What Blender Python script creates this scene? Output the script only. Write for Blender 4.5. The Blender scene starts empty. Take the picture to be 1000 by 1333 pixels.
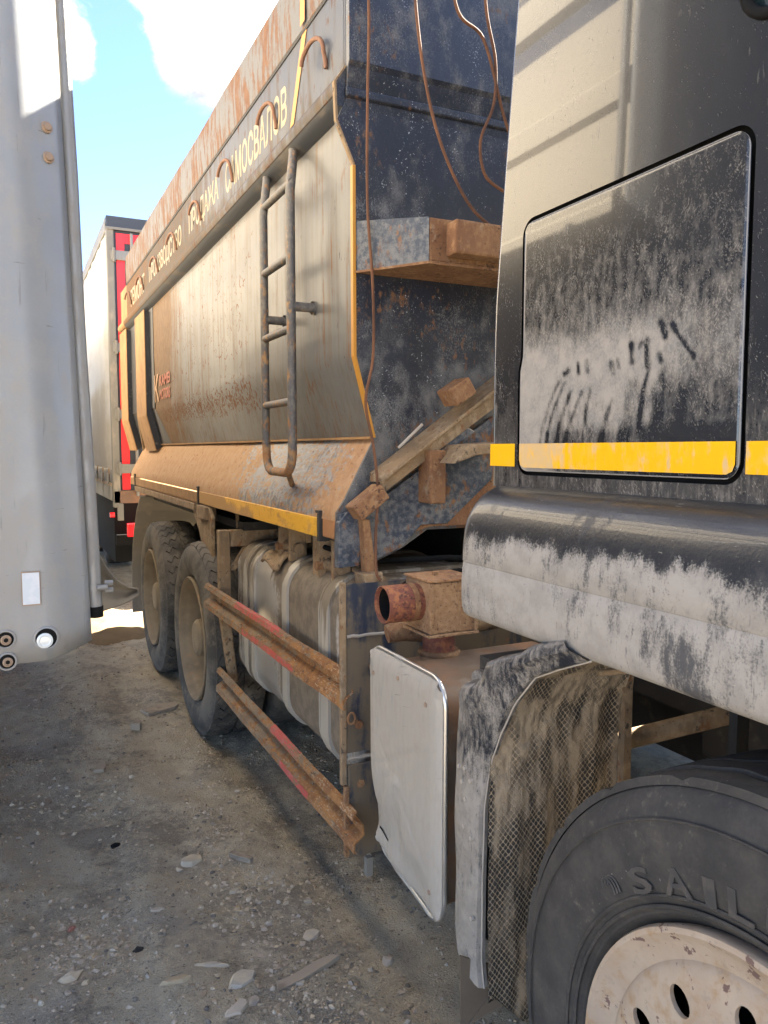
import bpy, bmesh, math, random
import numpy as np
from mathutils import Vector, Matrix, noise as mnoise

random.seed(4)
rng = np.random.default_rng(4)
R = math.radians
PI = math.pi
sc = bpy.context.scene
COL = sc.collection

# ------------------------------------------------------------------ camera
cam_d = bpy.data.cameras.new('camera')
cam = bpy.data.objects.new('camera', cam_d)
COL.objects.link(cam)
cam.location = (0, 0, 1.55)
cam.rotation_euler = (R(90 - 4.6593), 0, R(-25.799))
cam_d.sensor_fit = 'VERTICAL'
cam_d.sensor_height = 36.0
cam_d.lens = 36.0 * 1000 / 1333
cam_d.clip_start = 0.02
cam_d.clip_end = 2000
sc.camera = cam

# ------------------------------------------------------------------ light
SUN_AZ, SUN_EL = R(71), R(44)          # clockwise from +Y
SKY_STRENGTH = 0.05
world = bpy.data.worlds.new('World')
sc.world = world
world.use_nodes = True
wn, wl = world.node_tree.nodes, world.node_tree.links
wn.clear()
w_out = wn.new('ShaderNodeOutputWorld')
w_bg = wn.new('ShaderNodeBackground')
w_bg.inputs['Strength'].default_value = SKY_STRENGTH
w_sky = wn.new('ShaderNodeTexSky')
w_sky.sky_type = 'NISHITA'
w_sky.sun_disc = False
w_sky.sun_elevation = SUN_EL
w_sky.sun_rotation = SUN_AZ
w_sky.air_density = 0.7
w_sky.altitude = 4000
w_sky.dust_density = 0.1
w_sky.ozone_density = 2.0
tc = wn.new('ShaderNodeTexCoord')


def wnoise(scale, detail, off, dist=0.0, rough=.55):
    mp = wn.new('ShaderNodeMapping')
    mp.inputs['Location'].default_value = off
    mp.inputs['Scale'].default_value = (1, 1, 1.7)
    wl.new(tc.outputs['Generated'], mp.inputs['Vector'])
    n = wn.new('ShaderNodeTexNoise')
    n.inputs['Scale'].default_value = scale
    n.inputs['Detail'].default_value = detail
    n.inputs['Roughness'].default_value = rough
    n.inputs['Distortion'].default_value = dist
    wl.new(mp.outputs['Vector'], n.inputs['Vector'])
    return n.outputs['Fac']


def wmath(op, a, b=None, clamp=False):
    m = wn.new('ShaderNodeMath')
    m.operation = op
    m.use_clamp = clamp
    for i, v in enumerate((a, b)):
        if v is None:
            continue
        if isinstance(v, (int, float)):
            m.inputs[i].default_value = v
        else:
            wl.new(v, m.inputs[i])
    return m.outputs[0]


def wblob(d, r0, r1, gain):
    """a cloud bank round a direction: extra cover that fades with angle"""
    v = wn.new('ShaderNodeVectorMath')
    v.operation = 'DISTANCE'
    wl.new(tc.outputs['Generated'], v.inputs[0])
    v.inputs[1].default_value = Vector(d).normalized()
    mr = wn.new('ShaderNodeMapRange')
    mr.inputs['From Min'].default_value = r1
    mr.inputs['From Max'].default_value = r0
    mr.inputs['To Min'].default_value = 0
    mr.inputs['To Max'].default_value = gain
    mr.interpolation_type = 'SMOOTHSTEP'
    wl.new(v.outputs['Value'], mr.inputs['Value'])
    return mr.outputs[0]


cl = wnoise(4.2, 10, (1.3, 4.1, .4), .35, .62)
for blob in (((.245, .86, .47), .02, .13, .30), ((.19, .885, .425), .0, .085, .26), ((.30, .81, .52), .05, .2, .3),
             ((.075, .905, .42), .0, .05, .20), ((.085, .93, .36), .0, .035, .14), ((.155, .925, .35), .0, .11, -.30), ((.10, .94, .31), .0, .13, -.30), ((.13, .90, .42), .0, .055, -.24)):
    cl = wmath('ADD', cl, wblob(*blob))
cr = wn.new('ShaderNodeMapRange')
cr.interpolation_type = 'SMOOTHSTEP'
cr.inputs['From Min'].default_value = .47
cr.inputs['From Max'].default_value = .68
wl.new(cl, cr.inputs['Value'])
shade = wn.new('ShaderNodeMapRange')
shade.inputs['From Min'].default_value = .35
shade.inputs['From Max'].default_value = .7
shade.inputs['To Min'].default_value = .9
shade.inputs['To Max'].default_value = 8.5
wl.new(wnoise(3.4, 7, (7, 2, 5), .2), shade.inputs['Value'])
ccol = wn.new('ShaderNodeMix')
ccol.data_type = 'RGBA'
ccol.blend_type = 'MULTIPLY'
ccol.inputs[0].default_value = 1
ccol.inputs[6].default_value = (1.0, 1.0, 1.0, 1)
wl.new(shade.outputs[0], ccol.inputs[7])
cmix = wn.new('ShaderNodeMix')
cmix.data_type = 'RGBA'
wl.new(cr.outputs[0], cmix.inputs[0])
wl.new(w_sky.outputs[0], cmix.inputs[6])
wl.new(ccol.outputs[2], cmix.inputs[7])
wl.new(cmix.outputs[2], w_bg.inputs['Color'])
wl.new(w_bg.outputs[0], w_out.inputs['Surface'])

sun_d = bpy.data.lights.new('sun', 'SUN')
sun_d.energy = 5.0
sun_d.angle = R(0.53)
sun_d.color = (1.0, .91, .77)
sun = bpy.data.objects.new('sun', sun_d)
COL.objects.link(sun)
sdir = Vector((math.sin(SUN_AZ) * math.cos(SUN_EL), math.cos(SUN_AZ) * math.cos(SUN_EL), math.sin(SUN_EL)))
sun.rotation_euler = sdir.to_track_quat('Z', 'Y').to_euler()
sun.location = (6, 2, 9)

vs = sc.view_settings
vs.view_transform = 'Standard'
vs.look = 'None'
vs.exposure = 4.0
vs.gamma = 1.0
vs.use_curve_mapping = False
sc.cycles.max_bounces = 8
sc.cycles.diffuse_bounces = 5
sc.cycles.glossy_bounces = 4
sc.cycles.use_denoising = True

# ------------------------------------------------------------------ materials
def L(color, rough, scale, lo, hi, grads=(), amt=1.0, detail=6, dist=0.0, col2=None, metal=0.0, nrough=.6, off=(0, 0, 0), up=0.0, rot=0.0):
    return dict(rot=rot, color=color, rough=rough, scale=scale, lo=lo, hi=hi, grads=grads, amt=amt, detail=detail, dist=dist,
                col2=col2, metal=metal, nrough=nrough, off=off, up=up)


def mat(name, base, rough=.5, metal=0.0, coat=0.0, base2=None, layers=(), bump=.15, bscale=90, bdist=.004, bigbump=0, coat_rough=.05, attr=None, spec=.5, coat_ior=1.5):
    m = bpy.data.materials.new(name)
    m.use_nodes = True
    nt = m.node_tree
    n, l = nt.nodes, nt.links
    bsdf = n['Principled BSDF']
    geo = n.new('ShaderNodeNewGeometry')
    sep = n.new('ShaderNodeSeparateXYZ')
    l.new(geo.outputs['Position'], sep.inputs[0])
    sepn = n.new('ShaderNodeSeparateXYZ')
    l.new(geo.outputs['Normal'], sepn.inputs[0])

    def noise(scale, detail=6, dist=0., rough=.6, off=(0, 0, 0), rot=0.):
        if isinstance(scale, (int, float)):
            scale = (scale,) * 3
        mp = n.new('ShaderNodeMapping')
        mp.inputs['Scale'].default_value = scale
        mp.inputs['Location'].default_value = off
        if rot:
            m0 = n.new('ShaderNodeMapping')
            m0.inputs['Rotation'].default_value = (rot, rot, 0)
            l.new(geo.outputs['Position'], m0.inputs['Vector'])
            l.new(m0.outputs['Vector'], mp.inputs['Vector'])
        else:
            l.new(geo.outputs['Position'], mp.inputs['Vector'])
        t = n.new('ShaderNodeTexNoise')
        t.inputs['Scale'].default_value = 1
        t.inputs['Detail'].default_value = detail
        t.inputs['Roughness'].default_value = rough
        t.inputs['Distortion'].default_value = dist
        l.new(mp.outputs['Vector'], t.inputs['Vector'])
        return t.outputs['Fac']

    def mr(v, a, b, c=0., d=1., smooth=True):
        k = n.new('ShaderNodeMapRange')
        k.interpolation_type = 'SMOOTHSTEP' if smooth else 'LINEAR'
        for i, x in zip((1, 2, 3, 4), (a, b, c, d)):
            k.inputs[i].default_value = x
        l.new(v, k.inputs[0])
        return k.outputs[0]

    def ma(op, a, b):
        k = n.new('ShaderNodeMath')
        k.operation = op
        for i, x in enumerate((a, b)):
            if isinstance(x, (int, float)):
                k.inputs[i].default_value = x
            else:
                l.new(x, k.inputs[i])
        return k.outputs[0]

    def mixc(f, a, b):
        k = n.new('ShaderNodeMix')
        k.data_type = 'RGBA'
        for i, x in ((0, f), (6, a), (7, b)):
            if isinstance(x, (int, float)):
                k.inputs[i].default_value = x
            elif isinstance(x, tuple):
                k.inputs[i].default_value = x + (1,)
            else:
                l.new(x, k.inputs[i])
        return k.outputs[2]

    def mixf(f, a, b):
        k = n.new('ShaderNodeMix')
        k.data_type = 'FLOAT'
        for i, x in ((0, f), (2, a), (3, b)):
            if isinstance(x, (int, float)):
                k.inputs[i].default_value = x
            else:
                l.new(x, k.inputs[i])
        return k.outputs[0]

    col = base
    if base2:
        col = mixc(mr(noise(9, 8), .35, .65), base, base2)
    rg, mt, ct = rough, metal, coat
    height = None
    for i, y in enumerate(layers):
        v = noise(y['scale'], y['detail'], y['dist'], y['nrough'], y['off'], y['rot'])
        for g in y['grads']:
            ax, a, b, gain = g
            if ax == 'attr':
                at = n.new('ShaderNodeAttribute')
                at.attribute_name = a
                v = ma('ADD', v, ma('MULTIPLY', at.outputs['Fac'], gain))
            elif ax == 'noise':
                v = ma('ADD', v, ma('MULTIPLY', ma('SUBTRACT', noise(a, 5, 0, .6, (b, b, b)), .5), gain))
            else:
                v = ma('ADD', v, mr(sep.outputs['XYZ'.index(ax)], a, b, 0, gain))
        if y['up']:
            v = ma('ADD', v, ma('MULTIPLY', sepn.outputs[2], y['up']))
        f = mr(v, y['lo'], y['hi'])
        if y['amt'] != 1:
            f = ma('MULTIPLY', f, y['amt'])
        c = y['color']
        if y['col2']:
            c = mixc(mr(noise(23, 6, 0, .65, (3, 1, i)), .38, .62), y['color'], y['col2'])
        if isinstance(col, tuple) and isinstance(c, tuple):
            col = mixc(f, col, c)
        else:
            col = mixc(f, col, c)
        rg = mixf(f, rg, y['rough'])
        mt = mixf(f, mt, y['metal']) if (metal or y['metal']) else mt
        if coat:
            ct = mixf(f, ct, 0.0)
        h = ma('MULTIPLY', f, .35)
        height = h if height is None else ma('ADD', height, h)
    for key, x in (('Base Color', col), ('Roughness', rg), ('Metallic', mt), ('Coat Weight', ct)):
        if isinstance(x, tuple):
            bsdf.inputs[key].default_value = x + (1,)
        elif isinstance(x, (int, float)):
            bsdf.inputs[key].default_value = x
        else:
            l.new(x, bsdf.inputs[key])
    bsdf.inputs['Coat Roughness'].default_value = coat_rough
    bsdf.inputs['Specular IOR Level'].default_value = spec
    if bump:
        h = noise(bscale, 5)
        if height is not None:
            h = ma('ADD', h, height)
        if bigbump:
            h = ma('ADD', h, ma('MULTIPLY', noise(3.2, 2), bigbump))
        b = n.new('ShaderNodeBump')
        b.inputs['Strength'].default_value = bump
        b.inputs['Distance'].default_value = bdist
        l.new(h, b.inputs['Height'])
        l.new(b.outputs[0], bsdf.inputs['Normal'])
    return m


DUST = (.275, .248, .215)
DUST2 = (.195, .176, .153)
TAN = (.30, .175, .078)
RUST = (.27, .105, .035)
RUST2 = (.13, .05, .025)
NAVY = (.010, .018, .045)
BLACK = (.010, .011, .014)
YEL = (.60, .31, .012)

M = {}
M['cab'] = mat('cab_black_paint', (.007, .008, .011), .25, coat=.62, spec=.3, bump=.05, bscale=140, bdist=.002, bigbump=1.2, coat_rough=.035, layers=[
    L(DUST2, .85, (20, 20, 8), .55, 1.35, (('Z', 1.85, 1.5, .32), ('noise', 190, 3, .35)), .45),
    L(DUST2, .85, (120, 120, 26), .64, .90, (('Z', 1.80, 1.5, .18), ('noise', 9, 6, .4)), .5),
    L(DUST, .85, (330, 330, 42), .66, .80, (('Z', 2.0, 1.6, .08), ('noise', 12, 6, .4)), .55, rot=.5, detail=3),
])
M['hatch'] = mat('hatch_dusty_paint', (.007, .008, .011), .25, coat=.62, spec=.3, bump=.05, bscale=140, bdist=.002, bigbump=1.0, coat_rough=.04, layers=[
    L((.185, .176, .163), .85, (60, 60, 24), .46, 1.16, (('attr', 'dust', 0, .66), ('noise', 300, 3, .30)), .95, col2=DUST, detail=8),
    L(DUST, .85, (330, 330, 42), .58, .74, (('attr', 'dust', 0, .16), ('noise', 24, 4, .5)), .42, rot=.6, detail=3),
    L(DUST, .85, (330, 330, 42), .59, .75, (('attr', 'dust', 0, .16), ('noise', 20, 7, .5)), .42, rot=-.45, detail=3, off=(3, 1, 2)),
    L((.36, .32, .27), .8, (300, 300, 60), .70, .78, (('attr', 'dust', 0, .06), ('noise', 16, 5, .3)), .6, rot=.2),
])
M['skirt'] = mat('skirt_dusty_paint', (.008, .0095, .013), .36, coat=.25, bump=.16, bscale=140, layers=[
    L(DUST2, .85, (24, 24, 12), .60, 1.3, (('Z', 1.44, 1.30, .35), ('noise', 190, 3, .35)), .35),
    L((.255, .232, .202), .85, (22, 22, 8), .40, .64, (('Z', 1.38, 1.27, .26), ('Z', 1.34, 1.42, -.46), ('noise', 3.4, 3, 1.25), ('noise', 260, 3, .45)), .92, col2=(.31, .282, .245), detail=10, nrough=.74),
    L((.022, .024, .030), .6, (44, 40, 10), .52, .74, (('noise', 4.5, 8, 1.2), ('noise', 240, 2, .4), ('Z', 1.24, 1.20, -.06)), .85, detail=10, nrough=.74),
    L((.03, .033, .04), .6, (300, 300, 26), .64, .74, (('noise', 9, 2, .5),), .6),
    L((.03, .033, .04), .6, (30, 16, 160), .71, .74, (('noise', 8, 2, .2),), .5),
    L((.36, .33, .29), .8, (160, 40, 160), .68, .74, (('Z', 1.36, 1.45, .02),), .6),
])
M['fender'] = mat('fender_scuffed_plastic', (.010, .012, .018), .36, coat=.25, bump=.2, bscale=130, layers=[
    L((.22, .195, .163), .85, (60, 60, 26), .36, .70, (('noise', 7, 3, .5), ('noise', 240, 3, .4), ('Z', 1.0, .7, .18)), .92, col2=(.27, .242, .205), detail=10, nrough=.72),
    L((.018, .020, .028), .6, (90, 90, 12), .60, .74, (('noise', 8, 6, .5), ('Z', .8, 1.1, .05)), .8),
    L((.55, .52, .47), .7, (100, 100, 70), .74, .78, (), .8),
])
M['liner'] = None
M['bedside'] = mat('bed_side_dusty_paint', (.086, .087, .086), .5, coat=.16, coat_rough=.16, spec=.25, bump=.05, bscale=70, base2=(.098, .097, .092), layers=[
    L((.050, .052, .055), .5, (60, 50, 1.6), .52, .90, (('Z', 1.86, 1.80, .05), ('Y', 3.4, 2.4, .08), ('noise', 3, 4, .5)), .6),
    L((.150, .140, .120), .7, (90, 80, 1.6), .52, .80, (('noise', 4, 7, .5),), .65),
    L((.135, .076, .032), .8, (40, 30, .9), .44, .92, (('Y', 4.6, 5.9, .56), ('noise', 4, 2, .5)), .85, col2=(.108, .058, .023)),
    L((.135, .058, .018), .85, (50, 40, 2.2), .62, .78, (('noise', 2.6, 4, 1.0), ('noise', 40, 3, .2)), .85),
    L((.018, .015, .014), .85, (80, 80, 14), .68, .73, (('noise', 5, 2, .4),), .6),
    L((.115, .043, .011), .85, (20, 15, 20), .68, .74, (('Z', 1.92, 1.80, .12), ('Z', 1.78, 1.66, -.22), ('Y', 3.0, 3.6, .08), ('Y', 3.5, 3.0, -.18), ('Y', 5.4, 6.0, -.1)), .85, dist=2.5),
])
M['chute'] = mat('bed_chute_dusty', (.17, .17, .17), .5, bump=.14, bscale=80, layers=[
    L((.33, .31, .28), .8, (80, 20, 80), .46, .70, (('noise', 5, 4, .5),), .8),
    L((.045, .052, .065), .5, (50, 30, 9), .57, .72, (('noise', 4, 8, .6), ('Y', 3.0, 2.5, .05), ('Z', 1.40, 1.33, .16)), .8),
    L((.30, .165, .068), .85, (60, 24, 60), .46, .68, (('Y', 3.0, 4.4, .42), ('noise', 6, 2, .6)), .92, col2=(.34, .205, .10)),
    L((.27, .135, .055), .85, (50, 28, 50), .50, .70, (('noise', 5, 6, .4), ('Y', 2.75, 2.25, .28), ('Y', 2.9, 3.4, -.25)), .88, col2=(.33, .19, .09)),
    L((.16, .06, .02), .9, (40, 20, 40), .62, .72, (('noise', 5, 1, .5),), .7),
])
M['rail'] = mat('bed_rail_faded_blue', (.034, .041, .058), .5, coat=.08, coat_rough=.2, spec=.25, bump=.12, bscale=80, base2=(.041, .043, .048), layers=[
    L((.050, .041, .030), .8, (30, 20, 3), .5, .84, (('Y', 3.4, 5.4, .42), ('Z', 2.80, 2.68, .20)), .85, col2=(.075, .043, .018)),
    L((.075, .026, .008), .85, (36, 28, 10), .60, .72, (('noise', 5, 4, .6),), .8),
    L((.105, .052, .019), .85, (20, 14, 3), .58, .78, (('Y', 5.6, 7.2, .36),), .85),
])
M['underside'] = mat('rail_underside_painted_shade', (.03, .034, .042), .6, bump=.12, layers=[L((.13, .11, .09), .9, (12, 5, 12), .5, .7, (), .7)])  # dark colour stands in for the shade under the rail flare
M['board'] = mat('board_rusty', (0.070, 0.069, 0.068), .6, bump=.25, bscale=60, layers=[
    L((0.089, 0.032, 0.009), .9, (40, 28, 6), .42, .62, (('noise', 4, 3, .6), ('noise', 80, 5, .25)), .9, col2=(0.119, 0.051, 0.017)),
    L((0.111, 0.060, 0.025), .9, (20, 14, 6), .54, .76, (('noise', 3, 9, .3), ('Y', 5, 7.4, .14)), .7),
])
M['bedfront'] = mat('bed_front_navy_paint', (.0045, .0072, .0145), .42, coat=.2, coat_rough=.2, bump=.2, bscale=90, base2=(.006, .0098, .021), layers=[
    L((.115, .113, .108), .85, (20, 20, 12), .54, .98, (('noise', 3.0, 6, .9), ('noise', 210, 2, .50), ('Z', 2.05, 1.66, .32), ('Z', 2.62, 2.74, .12)), .9, off=(4, 2, 1)),
    L((.13, .128, .124), .85, (280, 280, 170), .56, .72, (('noise', 5, 3, .8), ('Z', 2.1, 1.6, .03)), .6),
    L((.33, .34, .35), .8, (170, 170, 140), .675, .71, (('noise', 8, 4, .45),), .8),
    L((.13, .058, .021), .9, (60, 60, 36), .66, .84, (('noise', 2.6, 4, 1.2), ('Z', 1.72, 1.5, .20)), .85, off=(2.6, 0, .7)),
    L((.003, .005, .012), .4, (70, 70, 12), .66, .74, (('noise', 5, 9, .5),), .8),
])
M['hoist'] = mat('hoist_plate_dusty', (.02, .03, .048), .5, bump=.2, bscale=80, layers=[
    L((.15, .15, .148), .85, (50, 50, 50), .36, .70, (('noise', 6, 3, .6), ('noise', 190, 2, .35)), .85),
    L((.22, .105, .036), .9, (50, 50, 26), .56, .72, (('noise', 5, 2, .8),), .9, col2=(.13, .05, .02)),
    L((.02, .016, .014), .9, (70, 70, 60), .66, .73, (('noise', 8, 6, .4),), .7),
])
M['rusty'] = mat('rusty_steel', (.14, .062, .026), .88, bump=.6, bscale=170, base2=(.19, .095, .042), layers=[
    L((.25, .135, .06), .9, (50, 50, 36), .44, .66, (('noise', 7, 3, .6), ('noise', 220, 2, .25)), .85),
    L((.05, .022, .012), .9, (70, 70, 70), .58, .68, (('noise', 9, 5, .5),), .8),
    L((.27, .20, .13), .9, (26, 26, 16), .58, .74, (('noise', 120, 6, .3),), .7),
])
M['tansteel'] = mat('mud_coated_steel', (.165, .115, .068), .9, bump=.5, bscale=150, base2=(.22, .145, .078), layers=[
    L((.27, .20, .125), .92, (40, 40, 24), .46, .68, (('noise', 7, 3, .6), ('noise', 200, 2, .25)), .85),
    L((.17, .068, .022), .9, (44, 44, 30), .58, .72, (('noise', 7, 8, .6),), .8),
    L((.035, .028, .022), .9, (60, 60, 40), .60, .70, (('noise', 8, 5, .5),), .85),
])
M['hatchedge'] = mat('hatch_worn_edge', (.20, .19, .18), .5, bump=0)
M['boxrust'] = mat('exhaust_box_rust', (.145, .078, .036), .88, bump=.5, bscale=200, base2=(.20, .115, .058), layers=[
    L((.25, .155, .085), .9, (60, 60, 60), .44, .64, (('noise', 8, 2, .6), ('noise', 240, 3, .3)), .85),
    L((.06, .028, .016), .9, (110, 110, 110), .56, .66, (('noise', 9, 5, .4),), .8),
    L((.24, .20, .155), .85, (24, 24, 24), .60, .76, (), .6),
])
M['redrust'] = mat('exhaust_pipe_rust', (.12, .034, .02), .8, bump=.6, bscale=150, base2=(.16, .05, .026), layers=[
    L((.25, .095, .036), .9, (60, 60, 60), .46, .62, (('noise', 12, 3, .5),), .85),
    L((.05, .018, .014), .85, (80, 80, 80), .56, .66, (('noise', 10, 6, .4),), .8),
    L((.30, .16, .09), .85, (140, 140, 140), .66, .72, (), .7),
])
M['yellow'] = mat('yellow_strip', YEL, .45, bump=.08, bscale=90, layers=[
    L(TAN, .85, (9, 4, 9), .50, .66, (('Y', 3.3, 4.2, .36), ('noise', 60, 2, .2)), .85),
    L((.30, .17, .05), .9, (40, 40, 12), .62, .74, (), .5),
])
M['tanstrip'] = mat('tan_dusty_strip', (.28, .155, .058), .8, bump=.15, bscale=90, base2=(.22, .118, .045), layers=[L((.14, .075, .03), .9, (30, 14, 16), .56, .74, (), .6)])
M['orangeblock'] = mat('orange_dusty_marker', (.30, .14, .05), .75, bump=.15, bscale=90, base2=(.25, .115, .05))
M['edgeyellow'] = mat('yellow_edge_paint', (.36, .16, .010), .5, bump=.05, layers=[L(TAN, .9, (30, 30, 30), .6, .7, (), .6)])
M['stripe'] = mat('yellow_reflective_tape', (.70, .36, .002), .5, spec=.2, bump=.03, bscale=40, layers=[
    L((.42, .33, .21), .8, (60, 60, 20), .50, .74, (('noise', 18, 4, .4), ('Y', 1.16, 1.36, .30), ('Y', 1.39, 1.40, -.5), ('noise', 80, 3, .2)), .75),
    L((.62, .36, .06), .6, (30, 30, 30), .52, .70, (), .5),
])
M['letter'] = mat('cream_lettering', (.24, .20, .125), .6, bump=.05, layers=[L((.10, .088, .07), .8, (70, 70, 70), .58, .70, (('noise', 9, 2, .3),), .6)])
M['redletter'] = mat('red_lettering', (.28, .065, .028), .6, bump=.05, layers=[L(TAN, .85, (30, 30, 30), .55, .72, (), .6)])
M['paleletter'] = mat('pale_lettering', (.30, .17, .085), .6, bump=.05, layers=[L(TAN, .85, (30, 30, 30), .55, .72, (), .6)])
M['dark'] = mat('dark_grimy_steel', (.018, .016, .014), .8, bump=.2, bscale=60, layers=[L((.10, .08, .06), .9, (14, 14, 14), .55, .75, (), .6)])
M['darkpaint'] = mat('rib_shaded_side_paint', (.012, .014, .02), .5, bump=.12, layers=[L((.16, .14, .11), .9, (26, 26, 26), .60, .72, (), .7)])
M['seal'] = mat('black_rubber_seal', (.006, .006, .006), .85, bump=.1, spec=.15)
M['glass'] = mat('dark_window_glass', (.012, .022, .024), .05, coat=1, bump=0)
M['tank'] = mat('dirty_aluminium_tank', (.46, .445, .42), .28, metal=.7, bump=.04, bscale=60, layers=[
    L((.33, .305, .265), .6, (9, 6, 1.4), .40, .85, (('noise', 5, 3, .5),), .7, metal=0),
    L((.075, .052, .028), .85, (3, 2.8, .4), .48, .54, (('Z', .95, 1.10, .10), ('noise', 60, 3, .06)), .9, col2=(.13, .095, .058), metal=0),
    L((.40, .365, .31), .7, (30, 22, 1.6), .64, .80, (), .5, metal=0),
    L((.05, .042, .032), .8, (40, 28, .7), .70, .76, (('noise', 4, 6, .3),), .6, metal=0),
])
M['strap'] = mat('dirty_tank_strap', (.34, .315, .27), .55, metal=.2, bump=.1, layers=[
    L((.12, .09, .055), .85, (10, 8, .8), .52, .62, (('Z', .85, 1.08, .10),), .85, metal=0)])
M['silver'] = mat('dull_aluminium_cover', (0.324, 0.294, 0.252), .5, metal=.12, bump=.08, bscale=50, layers=[
    L((0.288, 0.250, 0.202), .8, (50, 50, 16), .40, .74, (('noise', 3.4, 2, .35),), .8, metal=0),
    L((0.204, 0.216, 0.192), .7, (60, 50, 8), .58, .76, (('noise', 3, 4, .5),), .6, metal=0),
    L((0.108, 0.098, 0.084), .8, (8, 8, 120), .66, .71, (('noise', 5, 7, .4),), .75, metal=0, rot=.25),
    L((0.120, 0.114, 0.102), .8, (190, 190, 12), .70, .76, (('noise', 6, 1, .2),), .5, metal=0),
    L((0.504, 0.480, 0.432), .6, (180, 180, 12), .70, .78, (('noise', 6, 3, .2),), .6, metal=0, rot=.4),
])
M['chrome'] = mat('bright_rim_edge', (.46, .45, .43), .32, metal=.9, bump=.05, layers=[L((.30, .28, .25), .7, (12, 12, 12), .5, .7, (), .6)])
M['muffler'] = mat('muffler_heat_stained', (.14, .10, .07), .6, metal=.3, bump=.15, layers=[
    L((.17, .085, .04), .85, (8, 8, 8), .45, .65, (), .8, metal=0), L((.17, .145, .115), .8, (12, 12, 12), .55, .7, (), .6, metal=0)])
M['plate'] = mat('bracket_plate_navy', (.014, .02, .035), .55, bump=.15, layers=[
    L((.13, .095, .055), .9, (20, 20, 5), .44, .66, (('noise', 60, 3, .25), ('Z', 1.0, .9, .12)), .8),
    L(RUST, .9, (16, 16, 8), .64, .74, (), .7)])
M['weld'] = mat('pale_weld_bead', (.30, .265, .22), .6, bump=.3, bscale=120)
M['guard'] = mat('rusty_guard_rail', (.135, .095, .060), .85, bump=.45, bscale=140, base2=(.20, .14, .085), layers=[
    L((.17, .065, .018), .9, (70, 26, 70), .46, .60, (('Y', 3.0, 2.2, .14), ('noise', 7, 3, .6)), .9, col2=(.27, .12, .032)),
    L((.34, .25, .155), .8, (170, 60, 170), .62, .72, (('Y', 3.0, 2.2, .08), ('noise', 8, 3, .5)), .75),
    L((.035, .024, .017), .9, (90, 36, 90), .60, .70, (('noise', 7, 9, .5),), .8),
])
M['redpaint'] = mat('worn_red_paint', (.36, .05, .04), .7, bump=.25, bscale=100, layers=[
    L((.19, .11, .06), .9, (90, 36, 90), .46, .58, (('noise', 8, 3, .6),), .92), L((.40, .13, .115), .8, (30, 20, 30), .5, .7, (), .5)])
M['tyre'] = mat('dusty_tyre_rubber', (.032, .029, .026), .85, bump=.12, bscale=120, layers=[
    L((.15, .13, .105), .95, (5, 5, 5), .38, .66, (('noise', 70, 3, .25),), .75), L((.21, .17, .125), .95, (9, 9, 9), .60, .74, (), .5)])
M['fronttyre'] = mat('front_tyre_rubber', (.030, .029, .028), .85, bump=.16, bscale=160, spec=.25, layers=[
    L((.088, .078, .066), .95, (14, 14, 14), .25, 1.0, (('noise', 5, 3, .3), ('noise', 160, 3, .2)), .9, nrough=.7),
    L((.15, .13, .105), .95, (60, 60, 60), .58, .82, (('noise', 5, 7, .5),), .5, nrough=.7),
    L((.30, .28, .25), .9, (90, 90, 90), .71, .76, (('noise', 9, 4, .3),), .5)])
M['tyreletter'] = mat('tyre_moulded_letters', (.034, .032, .030), .8, bump=.3, bscale=220, layers=[L((.085, .072, .06), .95, (30, 30, 30), .35, .75, (), .8)])
M['rim'] = mat('muddy_wheel_rim', (0.144, 0.108, 0.068), .85, bump=.25, bscale=100, base2=(0.180, 0.137, 0.086), layers=[
    L(RUST, .9, (30, 30, 30), .58, .74, (('noise', 6, 3, .4),), .6), L((0.216, 0.169, 0.112), .9, (30, 30, 30), .52, .74, (('noise', 7, 5, .4),), .7)])
M['frontrim'] = mat('front_rim_beige', (0.302, 0.232, 0.169), .75, bump=.18, bscale=120, base2=(0.342, 0.273, 0.203), layers=[
    L((0.279, 0.175, 0.087), .85, (34, 34, 34), .50, .74, (('noise', 7, 3, .5),), .7),
    L((0.221, 0.180, 0.139), .85, (60, 60, 60), .55, .72, (), .5),
    L((0.104, 0.058, 0.050), .85, (50, 50, 50), .62, .67, (('noise', 9, 5, .6),), .9),
    L((0.151, 0.122, 0.082), .9, (18, 18, 7), .64, .76, (), .6)])
M['greytrailer'] = mat('grey_trailer_paint', (.200, .210, .220), .42, coat=.2, coat_rough=.2, bump=.05, bscale=60, base2=(.185, .194, .203), layers=[
    L((.235, .224, .205), .8, (20, 20, 10), .48, .80, (('Z', 2.0, 1.0, .14), ('noise', 160, 3, .35), ('X', .06, -.02, .12)), .75),
    L((.10, .098, .094), .8, (60, 60, 5), .64, .74, (('noise', 6, 4, .4),), .55),
    L((.34, .33, .31), .6, (240, 240, 30), .70, .76, (('noise', 5, 8, .3),), .6, rot=.5),
    L((.08, .072, .06), .8, (16, 16, 140), .70, .74, (('noise', 5, 2, .35),), .65),
    L((.15, .10, .06), .85, (9, 9, 4), .66, .80, (('noise', 40, 6, .2),), .5)])
M['flank'] = mat('trailer_flank_cream', (.47, .42, .34), .5, bump=.06, bscale=40, layers=[L((.40, .345, .27), .8, (3, 3, 1.2), .55, .75, (), .5)])
M['galv'] = mat('galvanised_pipe', (.20, .20, .195), .5, metal=.4, bump=.12, bscale=130, layers=[L((.18, .165, .145), .8, (60, 60, 20), .42, .70, (('noise', 8, 2, .3),), .7, metal=0)])
M['bolt'] = mat('rusty_bolt', (.28, .20, .14), .7, metal=.3, bump=.2)
M['cliplamp'] = mat('clear_lamp_plastic', (.55, .58, .58), .15, coat=.8, bump=0)
M['sticker'] = mat('white_blue_sticker', (.40, .45, .50), .4, bump=0, layers=[L((.45, .48, .52), .4, (40, 40, 40), .45, .6)])
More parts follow.
